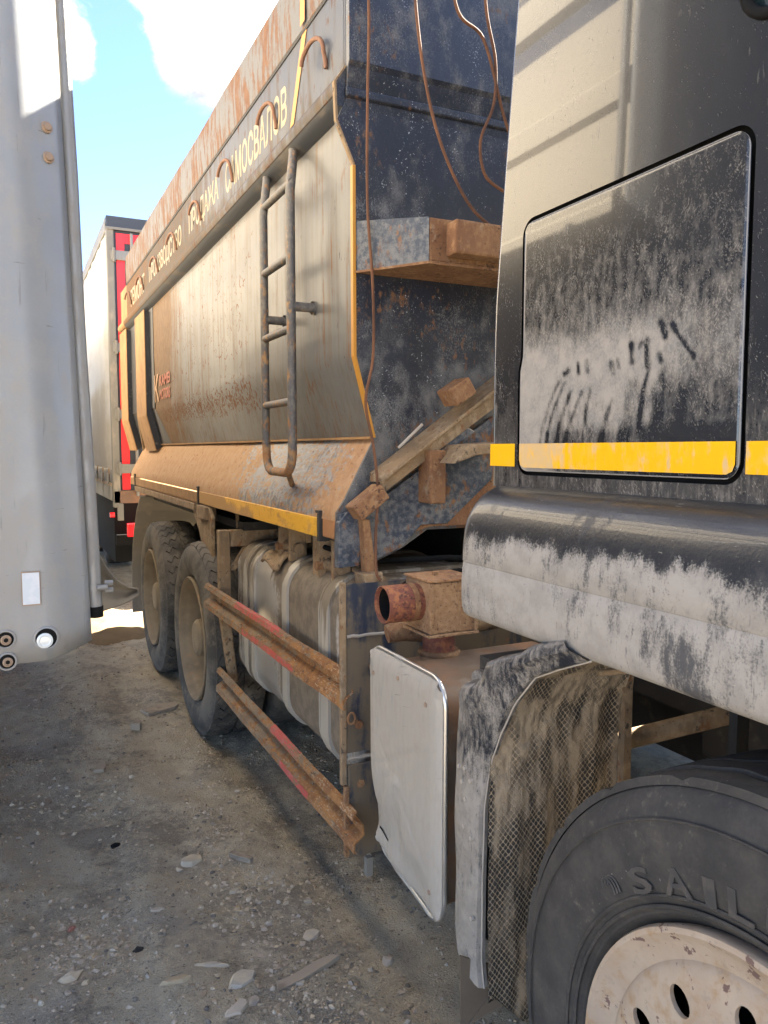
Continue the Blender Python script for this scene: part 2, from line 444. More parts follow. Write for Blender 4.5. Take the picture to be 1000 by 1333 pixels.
M['rubberflap'] = mat('grey_rubber_flap', (.16, .145, .12), .8, bump=.1, layers=[L((.24, .21, .17), .9, (10, 10, 10), .5, .7, (), .6)])
M['curtain'] = mat('trailer_curtain_white', (.42, .415, .39), .5, bump=.06, bscale=8, bdist=.02, layers=[L((.30, .265, .21), .8, (.6, .6, 1.2), .45, .7, (('Z', 2.6, 1.3, .22),), .7)])
M['trailerblack'] = mat('trailer_door_dark', (.030, .036, .048), .5, bump=.05, layers=[L((.10, .09, .08), .8, (5, 5, 2), .55, .75, (), .6)])
M['trailergrey'] = mat('trailer_frame_grey', (.15, .145, .13), .6, bump=.1, layers=[L((.30, .26, .21), .9, (9, 9, 4), .5, .7, (), .6)])
M['redtape'] = mat('red_tape', (.86, .025, .035), .4, bump=0)
M['redlamp'] = mat('red_tail_lamp', (.75, .02, .03), .15, coat=.8, bump=0)
M['trailerrust'] = mat('trailer_rusty_sill', (.20, .11, .07), .85, bump=.2, base2=(.14, .085, .06))
M['cable'] = mat('rusty_wire_cable', (.085, .042, .026), .8, bump=.5, bscale=300, base2=(.14, .065, .035), spec=.2)
M['ladder'] = mat('ladder_worn_steel', (.085, .082, .08), .6, metal=.25, bump=.25, bscale=150, layers=[
    L((.17, .15, .125), .85, (60, 60, 40), .45, .70, (('noise', 9, 3, .4),), .7), L((.24, .11, .04), .9, (40, 40, 20), .54, .70, (('Z', 1.62, 1.50, .14), ('Z', 2.05, 1.98, .06)), .9, col2=TAN)])
M['hook'] = mat('rusty_hook', (.15, .075, .045), .85, bump=.3, bscale=150)
M['stone'] = mat('pale_limestone', (.50, .40, .265), .9, bump=.5, bscale=60, base2=(.38, .33, .26), layers=[L((.24, .20, .155), .95, (14, 14, 14), .56, .7, (), .7)])
M['greystone'] = mat('grey_stone', (.36, .29, .21), .9, bump=.5, bscale=60, base2=(.43, .35, .26), layers=[L((.20, .17, .14), .95, (14, 14, 14), .56, .7, (), .7)])
M['yelstone'] = mat('ochre_stone', (.42, .30, .165), .9, bump=.4, bscale=60, base2=(.34, .27, .18))
M['brick'] = mat('brick_red_fragment', (.30, .13, .09), .9, bump=.4, bscale=60)
M['wood'] = mat('weathered_wood', (.30, .235, .165), .85, bump=.3, bscale=60, layers=[L((.17, .125, .085), .9, (12, 12, 60), .5, .65, (), .7)])
M['muddyflap'] = mat('muddy_flap', (.15, .115, .078), .95, spec=.1, bump=.3, bscale=90, base2=(.115, .09, .065))
M['darkstone'] = mat('dark_stone', (.12, .105, .085), .95, bump=.4, bscale=90, base2=(.19, .16, .125))
M['crumb'] = mat('earth_crumb', (.34, .26, .17), .95, bump=.4, bscale=90, base2=(.26, .195, .125))
M['sand'] = mat('yellow_sand', (.15, .10, .046), .95, bump=.5, bscale=120, base2=(.12, .078, .035))

# ------------------------------------------------------------------ mesh helpers
class MB:
    def __init__(self):
        self.v, self.f = [], []

    def add(self, verts, faces):
        k = len(self.v)
        self.v += [tuple(map(float, p)) for p in verts]
        self.f += [tuple(i + k for i in f) for f in faces]
        return self

    def box(self, x0, x1, y0, y1, z0, z1):
        return self.add([(x0, y0, z0), (x1, y0, z0), (x1, y1, z0), (x0, y1, z0), (x0, y0, z1), (x1, y0, z1), (x1, y1, z1), (x0, y1, z1)],
                        [(0, 3, 2, 1), (4, 5, 6, 7), (0, 1, 5, 4), (1, 2, 6, 5), (2, 3, 7, 6), (3, 0, 4, 7)])

    def obox(self, c, size, rot):
        m = rot if isinstance(rot, Matrix) else Matrix.Rotation(rot, 3, 'Z')
        hx, hy, hz = (s / 2 for s in size)
        vs_ = [Vector(c) + m @ Vector(p) for p in ((-hx, -hy, -hz), (hx, -hy, -hz), (hx, hy, -hz), (-hx, hy, -hz), (-hx, -hy, hz), (hx, -hy, hz), (hx, hy, hz), (-hx, hy, hz))]
        return self.add(vs_, [(0, 3, 2, 1), (4, 5, 6, 7), (0, 1, 5, 4), (1, 2, 6, 5), (2, 3, 7, 6), (3, 0, 4, 7)])

    def prism(self, poly, axis, a, b, cap=True):
        """poly: points in the two other axes (x,z for axis y; y,z for axis x; x,y for axis z)"""
        def p3(p, t):
            return {'x': (t, p[0], p[1]), 'y': (p[0], t, p[1]), 'z': (p[0], p[1], t)}[axis]
        n = len(poly)
        v = [p3(p, a) for p in poly] + [p3(p, b) for p in poly]
        f = [(i, (i + 1) % n, n + (i + 1) % n, n + i) for i in range(n)]
        if cap:
            f += [tuple(range(n))[::-1], tuple(range(n, 2 * n))]
        return self.add(v, f)

    def sweep(self, prof, ts, fn, closed=False):
        """fn(p, t) -> 3d point, prof list, ts list"""
        n, m = len(prof), len(ts)
        v = [fn(p, t) for t in ts for p in prof]
        f = []
        for j in range(m - 1):
            for i in range(n if closed else n - 1):
                a, b = j * n + i, j * n + (i + 1) % n
                f.append((a, b, b + n, a + n))
        return self.add(v, f)

    def tube(self, path, r, n=10, caps=True):
        path = [Vector(p) for p in path]
        rs = r if isinstance(r, (list, tuple)) else [r] * len(path)
        v, f = [], []
        up = None
        for i, p in enumerate(path):
            d = (path[min(i + 1, len(path) - 1)] - path[max(i - 1, 0)]).normalized()
            if up is None:
                up = d.orthogonal().normalized()
            else:
                up = (up - d * up.dot(d)).normalized()
            s = d.cross(up)
            for k in range(n):
                a = 2 * PI * k / n
                v.append(p + rs[i] * (math.cos(a) * up + math.sin(a) * s))
        for i in range(len(path) - 1):
            for k in range(n):
                a, b = i * n + k, i * n + (k + 1) % n
                f.append((a, b, b + n, a + n))
        if caps:
            f.append(tuple(range(n))[::-1])
            f.append(tuple(range(len(v) - n, len(v))))
        return self.add(v, f)

    def lathe(self, prof, c, axis=(1, 0, 0), n=64, a0=0, a1=2 * PI, closed=False):
        """prof (radius, distance along axis)"""
        ax = Vector(axis).normalized()
        u = Vector((0, 0, 1)) if abs(ax.z) < .9 else Vector((1, 0, 0))
        u = (u - ax * u.dot(ax)).normalized()
        w = ax.cross(u)
        c = Vector(c)
        full = abs(a1 - a0 - 2 * PI) < 1e-6
        cnt = n if full else n + 1
        v = []
        for j in range(cnt):
            a = a0 + (a1 - a0) * j / n
            d = math.cos(a) * u + math.sin(a) * w
            for r, h in prof:
                v.append(c + d * r + ax * h)
        m = len(prof)
        f = []
        for j in range(n):
            j2 = (j + 1) % cnt
            for i in range(m if closed else m - 1):
                i2 = (i + 1) % m
                f.append((j * m + i, j * m + i2, j2 * m + i2, j2 * m + i))
        return self.add(v, f)


ROOT = {}


def obj(name, mb, m, parent=None, smooth=None, bevel=None, solid=None, mats=None):
    me = bpy.data.meshes.new(name)
    off = Vector((0, 0, 0))
    if parent is not None:
        q = parent
        while q is not None:
            off += q.location
            q = q.parent
    me.from_pydata([(p[0] - off.x, p[1] - off.y, p[2] - off.z) for p in mb.v], [], mb.f)
    me.validate()
    bm = bmesh.new()
    bm.from_mesh(me)
    bmesh.ops.remove_doubles(bm, verts=bm.verts, dist=1e-5)
    bmesh.ops.recalc_face_normals(bm, faces=bm.faces)
    bm.to_mesh(me)
    bm.free()
    o = bpy.data.objects.new(name, me)
    COL.objects.link(o)
    me.materials.append(m)
    if parent is not None:
        o.parent = parent
    if smooth:
        me.polygons.foreach_set('use_smooth', [True] * len(me.polygons))
        me.set_sharp_from_angle(angle=R(smooth))
    if solid:
        sm = o.modifiers.new('solidify', 'SOLIDIFY')
        sm.thickness = solid
        sm.offset = 0
    if bevel:
        b = o.modifiers.new('bevel', 'BEVEL')
        b.width = bevel
        b.segments = 2
        b.limit_method = 'ANGLE'
        b.angle_limit = R(38)
        b.harden_normals = False
    return o


def tag(o, label=None, cat=None, group=None, kind=None):
    for k, v in (('label', label), ('category', cat), ('group', group), ('kind', kind)):
        if v:
            o[k] = v
    return o


def thing(name, loc, label, cat, group=None):
    o = bpy.data.objects.new(name, None)
    COL.objects.link(o)
    o.location = loc
    o.empty_display_size = .2
    return tag(o, label, cat, group)


def text_mesh(body, m, name, parent, place, width=None, height=None, extrude=.001, bold=0.0):
    """turns a word into a mesh; place(x, y, z) maps text space (0..width, 0..height) to the world"""
    cu = bpy.data.curves.new('text', 'FONT')
    cu.body = body
    cu.size = 1
    cu.extrude = extrude
    cu.offset = bold
    cu.resolution_u = 3
    to = bpy.data.objects.new('text', cu)
    COL.objects.link(to)
    bpy.context.view_layer.update()
    dg = bpy.context.evaluated_depsgraph_get()
    me = bpy.data.meshes.new_from_object(to.evaluated_get(dg))
    bpy.data.objects.remove(to)
    vv = np.array([v.co[:] for v in me.vertices])
    lo, hi = vv.min(0), vv.max(0)
    w, h = hi[0] - lo[0], hi[1] - lo[1]
    sx = (width / w) if width else None
    sy = (height / h) if height else None
    sx = sx or sy
    sy = sy or sx
    mb = MB()
    mb.v = [tuple(place((p[0] - lo[0]) * sx, (p[1] - lo[1]) * sy, p[2])) for p in vv]
    mb.f = [tuple(pl.vertices) for pl in me.polygons]
    bpy.data.meshes.remove(me)
    return obj(name, mb, m, parent)


def arc(c0, c1, r, a0, a1, n):
    return [(c0 + r * math.cos(a0 + (a1 - a0) * i / n), c1 + r * math.sin(a0 + (a1 - a0) * i / n)) for i in range(n + 1)]


def rrect(y0, y1, z0, z1, r, n=6):
    return (arc(y1 - r, z1 - r, r, 0, PI / 2, n) + arc(y0 + r, z1 - r, r, PI / 2, PI, n)
            + arc(y0 + r, z0 + r, r, PI, 1.5 * PI, n) + arc(y1 - r, z0 + r, r, 1.5 * PI, 2 * PI, n))


# ------------------------------------------------------------------ ground
def ground_h(x, y):
    p = Vector((x, y, 0))
    h = .030 * mnoise.noise(p * .7) + .018 * mnoise.noise(p * 2.1 + Vector((3, 1, 0))) + .009 * mnoise.noise(p * 6 + Vector((1, 7, 0))) + .008 * mnoise.noise(p * 15) + .004 * abs(mnoise.noise(p * 33))
    h += .05 * math.exp(-((x - .48) ** 2 / .05 + (y - 6.15) ** 2 / .05))       # a clod of earth before the sand
    h += .022 * math.exp(-((x - .80) / .10) ** 2) * (math.exp(-((y - 3.70) / .14) ** 2) + math.exp(-((y - 4.85) / .16) ** 2) + math.exp(-((y - 6.15) / .2) ** 2))
    h -= .016 * math.exp(-((x - .98) / .14) ** 2) - .010 * math.exp(-((x - .42 - .03 * math.sin(y * 2)) / .10) ** 2)
    return h - .012


def axis_vals(a, b, step, far):
    mid = list(np.arange(a, b + 1e-6, step))
    out, d, p = [], step, b
    while p < far:
        d *= 1.35
        p += d
        out.append(p)
    neg, d, p = [], step, a
    while p > -far:
        d *= 1.35
        p -= d
        neg.append(p)
    return neg[::-1] + mid + out


gx = axis_vals(-.6, 2.0, .025, 600)
gy = axis_vals(.9, 8.5, .03, 600)
gv = []
for y in gy:
    for x in gx:
        near = abs(x) < 25 and abs(y) < 40
        gv.append((x, y, ground_h(x, y) if near else -.02))
nx = len(gx)
gf = [(j * nx + i, j * nx + i + 1, (j + 1) * nx + i + 1, (j + 1) * nx + i) for j in range(len(gy) - 1) for i in range(nx - 1)]
gmb = MB()
gmb.v, gmb.f = gv, gf
GM = mat('dry_trodden_earth', (.38, .315, .215), .95, bump=1.0, bscale=150, bdist=.01, base2=(.46, .385, .262), layers=[
    L((.20, .168, .125), .95, (2.2, 1.8, 2), .44, .62, (('noise', 30, 3, .5), ('noise', 9, 4, .35)), .8),
    L((.37, .325, .25), .95, (1.5, 1.5, 1.5), .50, .68, (('X', .35, .0, .12), ('noise', 60, 2, .3)), .6, off=(5, 3, 0)),
    L((.46, .365, .235), .95, (3.0, 3.0, 3.0), .52, .68, (('noise', 40, 5, .4),), .65, off=(1, 8, 0)),
    L((.11, .092, .07), .95, (160, 160, 160), .58, .68, (('noise', 12, 7, .45),), .75),
    L((.62, .55, .43), .95, (150, 150, 150), .62, .70, (('noise', 6, 2, .45),), .75),
    L((.10, .083, .062), .95, (42, 42, 42), .64, .72, (('noise', 5, 7, .35),), .75),
    L((.60, .53, .41), .9, (70, 70, 70), .66, .71, (('noise', 4, 2, .35),), .7),
    L((.26, .165, .10), .95, (8, 8, 8), .62, .76, (), .45),
])
ground = obj('ground', gmb, GM, smooth=180)
tag(ground, kind='structure')

# ------------------------------------------------------------------ the dump truck
TL = (2.18, 3.4, 0)
truck = thing('dump_truck', TL, 'dusty black and navy dump truck with a rusty yellow striped tipping bed', 'dump truck')
Y0, Y1 = 2.25, 7.6            # front and rear of the bed
CX = 2.18


def mirror_x(mb):
    k = MB()
    k.v = [(2 * CX - p[0], p[1], p[2]) for p in mb.v]
    k.f = [f[::-1] for f in mb.f]
    return k


def P(name, mb, m, parent=truck, **k):
    return obj(name, mb, m, parent, **k)


# --- bed side panel (with its fold), one sheet per side, plus the far side
side_prof = [(.985, 2.66), (.985, 2.25), (.990, 1.85), (1.058, 1.589)]
sp = []
for a, b in zip(side_prof[:-1], side_prof[1:]):
    for k in range(8):
        t = k / 8
        sp.append((a[0] + (b[0] - a[0]) * t, a[1] + (b[1] - a[1]) * t))
sp.append(side_prof[-1])
ys = list(np.linspace(Y0 + .012, Y1 - .02, 60))
mb = MB().sweep(sp, ys, lambda p, t: (p[0] + .004 * mnoise.noise(Vector((0, t * 1.4, p[1] * 1.4))) * (1 if 2.4 < t < 7.4 else 0), t, p[1]))
P('side_panel', mb, M['bedside'], smooth=20)
far = MB().prism([(2 * CX - .96, 3.23), (2 * CX - .985, 1.85), (2 * CX - 1.058, 1.589), (2 * CX - 1.12, 1.6), (2 * CX - 1.05, 1.85), (2 * CX - 1.02, 3.23)], 'y', Y0, Y1)
far.prism([(2 * CX - 1.058, 1.588), (2 * CX - .93, 1.33), (2 * CX - 1.05, 1.30), (2 * CX - 1.12, 1.588)], 'y', Y0, 6.98)
P('far_side_panel', far, M['bedside'])
# floor of the bed
P('bed_floor', MB().box(1.07, 2 * CX - 1.07, Y0 + .03, 6.98, 1.33, 1.38), M['dark'])
P('tailgate', MB().add([(1.06, 6.94, 1.34), (2 * CX - 1.06, 6.94, 1.34), (2 * CX - .99, 7.02, 1.9), (2 * CX - .99, 7.10, 3.10), (.99, 7.10, 3.10), (.99, 7.02, 1.9)], [(0, 1, 2, 5), (5, 2, 3, 4)]), M['tansteel'], solid=.03)

# --- lower chute and strip
ch = [(1.064, 1.5875), (1.02, 1.512), (.975, 1.43), (.945, 1.375), (.934, 1.345), (.931, 1.318)]
mb = MB().sweep(ch, list(np.linspace(2.262, 7.0, 60)), lambda p, t: (p[0] + .003 * mnoise.noise(Vector((p[0] * 4, t * 2, 0))), t, p[1]))
P('chute_panel', mb, M['chute'], smooth=25)
P('chute_lip', MB().box(1.045, 1.066, 2.27, 7.0, 1.584, 1.592), M['tanstrip'])


def strip(name, y0, y1, z0, z1, m, x=.926, t=.03):
    return P(name, MB().box(x, x + t, y0, y1, z0, z1), m, bevel=.004)


strip('marker_strip', 2.44, 4.27, 1.252, 1.319, M['yellow'])
strip('marker_strip', 4.33, 6.70, 1.250, 1.314, M['tanstrip'])
strip('end_marker', 2.305, 2.405, 1.258, 1.322, M['orangeblock'], x=.932)
# the dark brackets the strips end in
for y in (2.42, 4.295, 6.73):
    mb = MB().box(.922, .96, y - .012, y + .012, 1.24, 1.335)
    mb.box(.922, .96, y - .012, y + .028, 1.335, 1.345)
    P('strip_clip', mb, M['dark'], bevel=.003)
strip('rear_strip', 6.76, 7.0, 1.250, 1.314, M['tanstrip'])
P('bed_sill', MB().box(.96, 1.06, 2.28, 7.0, 1.245, 1.335), M['dark'])
P('bed_runner', MB().box(1.72, 1.80, 2.4, 6.8, 1.05, 1.33), M['dark'])
P('bed_runner', MB().box(2.56, 2.64, 2.4, 6.8, 1.05, 1.33), M['dark'])
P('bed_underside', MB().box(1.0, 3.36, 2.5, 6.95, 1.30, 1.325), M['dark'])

# --- upper rail: letter face, flare and the shaded underside
rp = [(.962, 2.995), (.962, 2.716), (.955, 2.704), (.938, 2.690), (.929, 2.674), (.9285, 2.655), (.934, 2.642), (.948, 2.632), (1.05, 2.632), (1.05, 2.995)]
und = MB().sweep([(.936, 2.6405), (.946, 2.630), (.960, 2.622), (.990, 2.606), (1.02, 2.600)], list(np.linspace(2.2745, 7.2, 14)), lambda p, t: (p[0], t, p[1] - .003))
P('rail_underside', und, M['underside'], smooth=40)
mb = MB().sweep(rp, [2.2745] + list(np.linspace(2.4, 7.1, 12)) + [7.2], lambda p, t: (p[0], t, p[1]), closed=True)
P('top_rail', mb, M['rail'], smooth=30)
mb = MB().prism(rp, 'y', 7.206, Y1)
P('rail_end_block', mb, M['tanstrip'], bevel=.004)
farrail = MB().prism([(2 * CX - a, b) for a, b in rp], 'y', Y0, Y1)
P('far_top_rail', farrail, M['rail'])
# rusty board on top
mb = MB().sweep([(.975, 2.985), (.958, 3.0), (.952, 3.12), (.956, 3.222), (.966, 3.232), (.99, 3.232), (.99, 2.985)], list(np.linspace(2.256, 7.17, 30)),
                lambda p, t: (p[0] + .006 * mnoise.noise(Vector((1, t * 1.1, p[1] * 2))), t, p[1] + .006 * mnoise.noise(Vector((9, t * 1.3, 0)))), closed=True)
P('top_board', mb, M['board'], smooth=40)
# a dark joint under the board
P('board_joint', MB().box(.9585, .98, 2.26, 7.17, 2.984, 2.996), M['dark'])
P('yellow_band', MB().add([(.9595, 2.585, 3.0), (.9595, 2.635, 3.0), (.9595, 2.775, 2.722), (.9595, 2.735, 2.722)], [(0, 1, 2, 3)]), M['edgeyellow'])
P('yellow_band', MB().add([(.949, 2.575, 3.225), (.949, 2.625, 3.225), (.949, 2.63, 3.005), (.949, 2.585, 3.005)], [(0, 1, 2, 3)]), M['edgeyellow'])
# lettering on the rail
for word, ya, yb in (('САМОСВАЛОВ', 3.72, 2.815), ('ПРОДАЖА', 4.56, 3.86), ('ПРОИЗВОДСТВО', 5.98, 4.78), ('РЕМОНТ', 6.95, 6.20)):
    text_mesh(word, M['letter'], 'lettering', truck, lambda x, y, z, ya=ya: (.9614 - z * .15, ya - x, 2.757 + y), width=ya - yb, height=.142, bold=.016)
# hooks
for yr in (2.41, 2.93, 3.58, 4.24, 4.92, 5.58, 6.24, 6.90):
    pts = [(.957, yr, 2.775), (.955, yr, 2.80), (.950, yr + .004, 2.83)]
    for k in range(9):
        a = k / 8 * PI * .92
        pts.append((.948 - .022 * k / 8, yr + .072 - .072 * math.cos(a), 2.838 + .05 * math.sin(a)))
    pts.append((.927, yr + .150, 2.838))
    P('hook', MB().tube(pts, .0075, 8), M['hook'], smooth=60)

# --- ribs at the rear
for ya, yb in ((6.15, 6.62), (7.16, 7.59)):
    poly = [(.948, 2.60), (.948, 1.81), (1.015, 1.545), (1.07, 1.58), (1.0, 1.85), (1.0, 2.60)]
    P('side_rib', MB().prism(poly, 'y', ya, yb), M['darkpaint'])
    # tan outer face, a plate welded to the rib
    f = MB()
    f.prism([(.942, 2.61), (.942, 1.81), (1.008, 1.54), (1.014, 1.545), (.947, 1.812), (.947, 2.61)], 'y', ya - .004, yb + .004)
    P('rib_face', f, M['tanstrip'])
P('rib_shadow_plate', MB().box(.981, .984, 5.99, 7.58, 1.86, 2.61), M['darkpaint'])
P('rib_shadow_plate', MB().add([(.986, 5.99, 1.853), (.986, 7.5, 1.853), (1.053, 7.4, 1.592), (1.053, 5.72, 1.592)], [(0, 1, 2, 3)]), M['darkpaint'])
# red maker's mark on the panel
xs = .9815
text_mesh('К', M['paleletter'], 'lettering', truck, lambda x, y, z: (xs - z * .2 + .002 * (y < .02), 6.0 - x, 1.90 + y), width=.20, height=.20, bold=.03)
text_mesh('KAMEI', M['redletter'], 'lettering', truck, lambda x, y, z: (xs - z * .2, 5.76 - x, 2.005 + y), width=.40, height=.075, bold=.02)
text_mesh('MOTORS', M['redletter'], 'lettering', truck, lambda x, y, z: (xs - z * .2, 5.76 - x, 1.905 + y), width=.40, height=.075, bold=.02)

# --- ladder
LX = .90
lp = [(.958, 3.06, 2.632), (.945, 3.02, 2.60), (.915, 2.95, 2.51), (LX, 2.925, 2.44), (LX, 2.925, 2.0), (LX, 2.925, 1.62), (LX, 2.92, 1.545)]
for k in range(1, 7):
    a = k / 7 * PI / 2
    lp.append((LX, 2.92 - .075 * (1 - math.cos(a)), 1.545 - .08 * math.sin(a)))
for k in range(0, 8):
    a = k / 7 * PI / 2
    lp.append((LX, 2.685 - .075 * math.sin(a), 1.465 + .08 * (1 - math.cos(a))))
lp += [(LX, 2.61, 1.62), (LX, 2.61, 2.0), (LX, 2.61, 2.44), (.915, 2.635, 2.51), (.945, 2.70, 2.60), (.958, 2.74, 2.632)]
P('ladder_rail', MB().tube(lp, .0165, 12), M['ladder'], smooth=60)
for z in (2.475, 2.222, 1.975, 1.72):
    x = LX if z < 2.4 else .907
    P('ladder_rung', MB().tube([(x, 2.925, z), (x, 2.61, z)], .0145, 10), M['ladder'], smooth=60)
for y in (2.925, 2.61):
    P('ladder_bracket', MB().tube([(LX, y, 2.05), (.99, y, 2.05)], .017, 10).lathe([(.024, 0), (.024, .008), (0, .008)], (.978, y, 2.05), n=12), M['ladder'], smooth=50)
P('ladder_bracket', MB().tube([(LX, 2.66, 1.465), (.962, 2.80, 1.415)], .011, 8), M['ladder'], smooth=50)

# --- bed front
P('front_panel', MB().prism([(.963, 2.62), (.930, 2.55), (.99, 2.43), (.992, 1.845), (1.060, 1.588), (.955, 1.392), (.925, 1.348), (.918, 1.172),
                            (1.045, 1.176), (1.158, 1.222), (1.255, 1.28), (2.18, 1.28), (2 * CX - .93, 1.33), (2 * CX - 1.06, 1.588), (2 * CX - .992, 1.845), (2 * CX - .99, 2.43), (2 * CX - .963, 2.62)], 'y', 2.262, 2.272), M['bedfront'])
# lower corner of the front plate (stands a little proud, wraps the chute end)
P('upper_front_panel', MB().prism([(2.245, 2.715), (2.235, 2.73), (2.235, 3.23), (2.262, 3.23), (2.262, 2.60), (2.257, 2.66)], 'x', .9635, 2 * CX - .9635), M['bedfront'], bevel=.006)
P('rail_end_plate', MB().box(.9631, 1.05, 2.2624, 2.2742, 2.722, 3.228), M['rail'])
P('rail_end_web', MB().prism([(.9635, 2.722), (.930, 2.676), (.9295, 2.60), (1.02, 2.60), (1.02, 2.722)], 'y', 2.2642, 2.268), M['bedfront'])
P('front_ledge', MB().prism([(2.262, 2.625), (2.250, 2.632), (2.250, 2.655), (2.262, 2.66)], 'x', .96, 2 * CX - .96), M['bedfront'], bevel=.004)
# pale edge of the front plate
ed = MB()
ep = [(.963, 2.72), (.927, 2.668), (.932, 2.555), (.990, 2.43)]
for (xa, za), (xb, zb) in zip(ep[:-1], ep[1:]):
    ed.add([(xa - .004, 2.258, za), (xa + .003, 2.258, za), (xb + .003, 2.258, zb), (xb - .004, 2.258, zb)], [(0, 1, 2, 3)])
    ed.add([(xa - .004, 2.258, za), (xa - .004, 2.274, za), (xb - .004, 2.274, zb), (xb - .004, 2.258, zb)], [(0, 1, 2, 3)])
P('front_edge', ed, M['tansteel'])
ed = MB()
ep = [(.990, 2.43), (.9915, 1.845), (1.059, 1.588)]
for (xa, za), (xb, zb) in zip(ep[:-1], ep[1:]):
    ed.add([(xa - .007, 2.2575, za), (xa + .003, 2.2575, za), (xb + .003, 2.2575, zb), (xb - .007, 2.2575, zb)], [(0, 1, 2, 3)])
    ed.add([(xa - .007, 2.2575, za), (xa - .007, 2.276, za), (xb - .007, 2.276, zb), (xb - .007, 2.2575, zb)], [(0, 1, 2, 3)])
P('yellow_edge', ed, M['edgeyellow'])
# cross beam, bent forward at its middle
bm_ = MB()
for (xa, ya), (xb, yb) in (((.995, 2.262), (1.145, 2.06)), ):
    bm_.add([(xa, ya, 2.262), (xb, yb, 2.242), (xb, yb, 2.112), (xa, ya, 2.105), (xa + .08, 2.262, 2.262), (xb + .05, 2.262, 2.242), (xb + .05, 2.262, 2.112), (xa + .08, 2.262, 2.105)],
            [(0, 1, 2, 3), (0, 4, 5, 1), (3, 2, 6, 7), (0, 3, 7, 4)])
P('cross_beam_side', bm_, M['hoist'])
P('cross_beam', MB().box(1.147, 2 * CX - 1.147, 2.06, 2.26, 2.112, 2.242), M['rusty'], bevel=.006)
P('cross_beam_flange', MB().add([(.99, 2.258, 2.108), (1.14, 2.050, 2.111), (2.4, 2.050, 2.111), (2.4, 2.258, 2.108), (.99, 2.258, 2.102), (1.14, 2.050, 2.103), (2.4, 2.050, 2.103), (2.4, 2.258, 2.102)], [(0, 1, 2, 3), (4, 7, 6, 5), (0, 4, 5, 1), (1, 5, 6, 2), (2, 6, 7, 3), (3, 7, 4, 0)]), M['rusty'])
P('beam_bracket', MB().box(1.20, 1.45, 1.995, 2.058, 2.128, 2.228), M['rusty'], bevel=.008)
# diagonal beam and hoist gusset
P('hoist_gusset', MB().prism([(.925, 1.345), (.922, 1.19), (1.045, 1.19), (1.15, 1.232), (1.22, 1.30), (1.32, 1.30), (1.50, 1.45), (1.50, 1.665), (1.085, 1.40), (1.05, 1.36)], 'y', 2.236, 2.258), M['hoist'], bevel=.003)
P('lower_gusset', MB().prism([(1.10, 1.25), (1.255, 1.292), (2.2, 1.292), (2.2, 1.6), (1.46, 1.6), (1.30, 1.42)], 'y', 2.244, 2.256), M['rusty'])
dg = MB()
dg.add([(1.045, 2.19, 1.405), (1.51, 2.19, 1.715), (1.53, 2.19, 1.80), (1.045, 2.19, 1.455), (1.045, 2.258, 1.405), (1.51, 2.258, 1.715), (1.53, 2.258, 1.80), (1.045, 2.258, 1.455)],
       [(0, 1, 2, 3), (0, 4, 5, 1), (1, 5, 6, 2)])
P('diagonal_beam', dg, M['tansteel'])
P('diagonal_beam_flange', MB().add([(1.04, 2.165, 1.457), (1.53, 2.165, 1.802), (1.53, 2.258, 1.815), (1.04, 2.258, 1.475), (1.04, 2.165, 1.447), (1.53, 2.165, 1.790), (1.53, 2.258, 1.79), (1.04, 2.258, 1.447)],
  [(0, 1, 2, 3), (0, 4, 5, 1), (0, 3, 7, 4), (4, 7, 6, 5), (1, 5, 6, 2)]), M['tansteel'])
def tilted_box(name, c, size, roty, m):
    rot = Matrix.Rotation(roty, 3, 'Y')
    return P(name, MB().obox(c, size, rot), m, bevel=.006)
tilted_box('weld_block', (1.305, 2.16, 1.735), (.085, .09, .06), -R(32), M['rusty'])
tilted_box('weld_block', (1.005, 2.20, 1.385), (.12, .07, .055), -R(36), M['rusty'])
P('upright_block', MB().box(1.205, 1.263, 2.150, 2.236, 1.375, 1.548), M['rusty'], bevel=.006)
P('hoist_shelf', MB().prism([(1.235, 1.505), (1.29, 1.565), (1.46, 1.575), (1.46, 1.545), (1.31, 1.53)], 'y', 2.05, 2.236), M['tansteel'], bevel=.004)
rp_ = [(1.345 + .092 * math.cos(a), 2.205, 1.545 + .078 * math.sin(a)) for a in np.linspace(PI * .30, PI * 1.10, 14)]
P('hoist_ring', MB().prism([(a, c) for a, b, c in rp_], 'y', 2.20, 2.236), M['hoist'])
P('hoist_ring_weld', MB().tube(rp_, .0045, 6), M['weld'], smooth=60)
P('scraper_bar', MB().tube([(1.10, 2.17, 1.555), (1.185, 2.17, 1.63)], .005, 6), M['weld'], smooth=60)
# corner hinge plates under the front corner
P('corner_plate', MB().prism([(.948, 1.352), (.921, 1.32), (.916, 1.175), (.99, 1.178), (1.0, 1.35)], 'y', 2.229, 2.259), M['hoist'], bevel=.003)
P('corner_rib', MB().prism([(.985, 1.33), (1.01, 1.33), (1.035, 1.14), (1.0, 1.135)], 'y', 2.19, 2.236), M['rusty'], bevel=.004)
P('corner_lug', MB().prism([(.975, 1.16), (1.04, 1.165), (1.045, 1.128), (.98, 1.122)], 'y', 2.16, 2.24), M['tansteel'], bevel=.004)
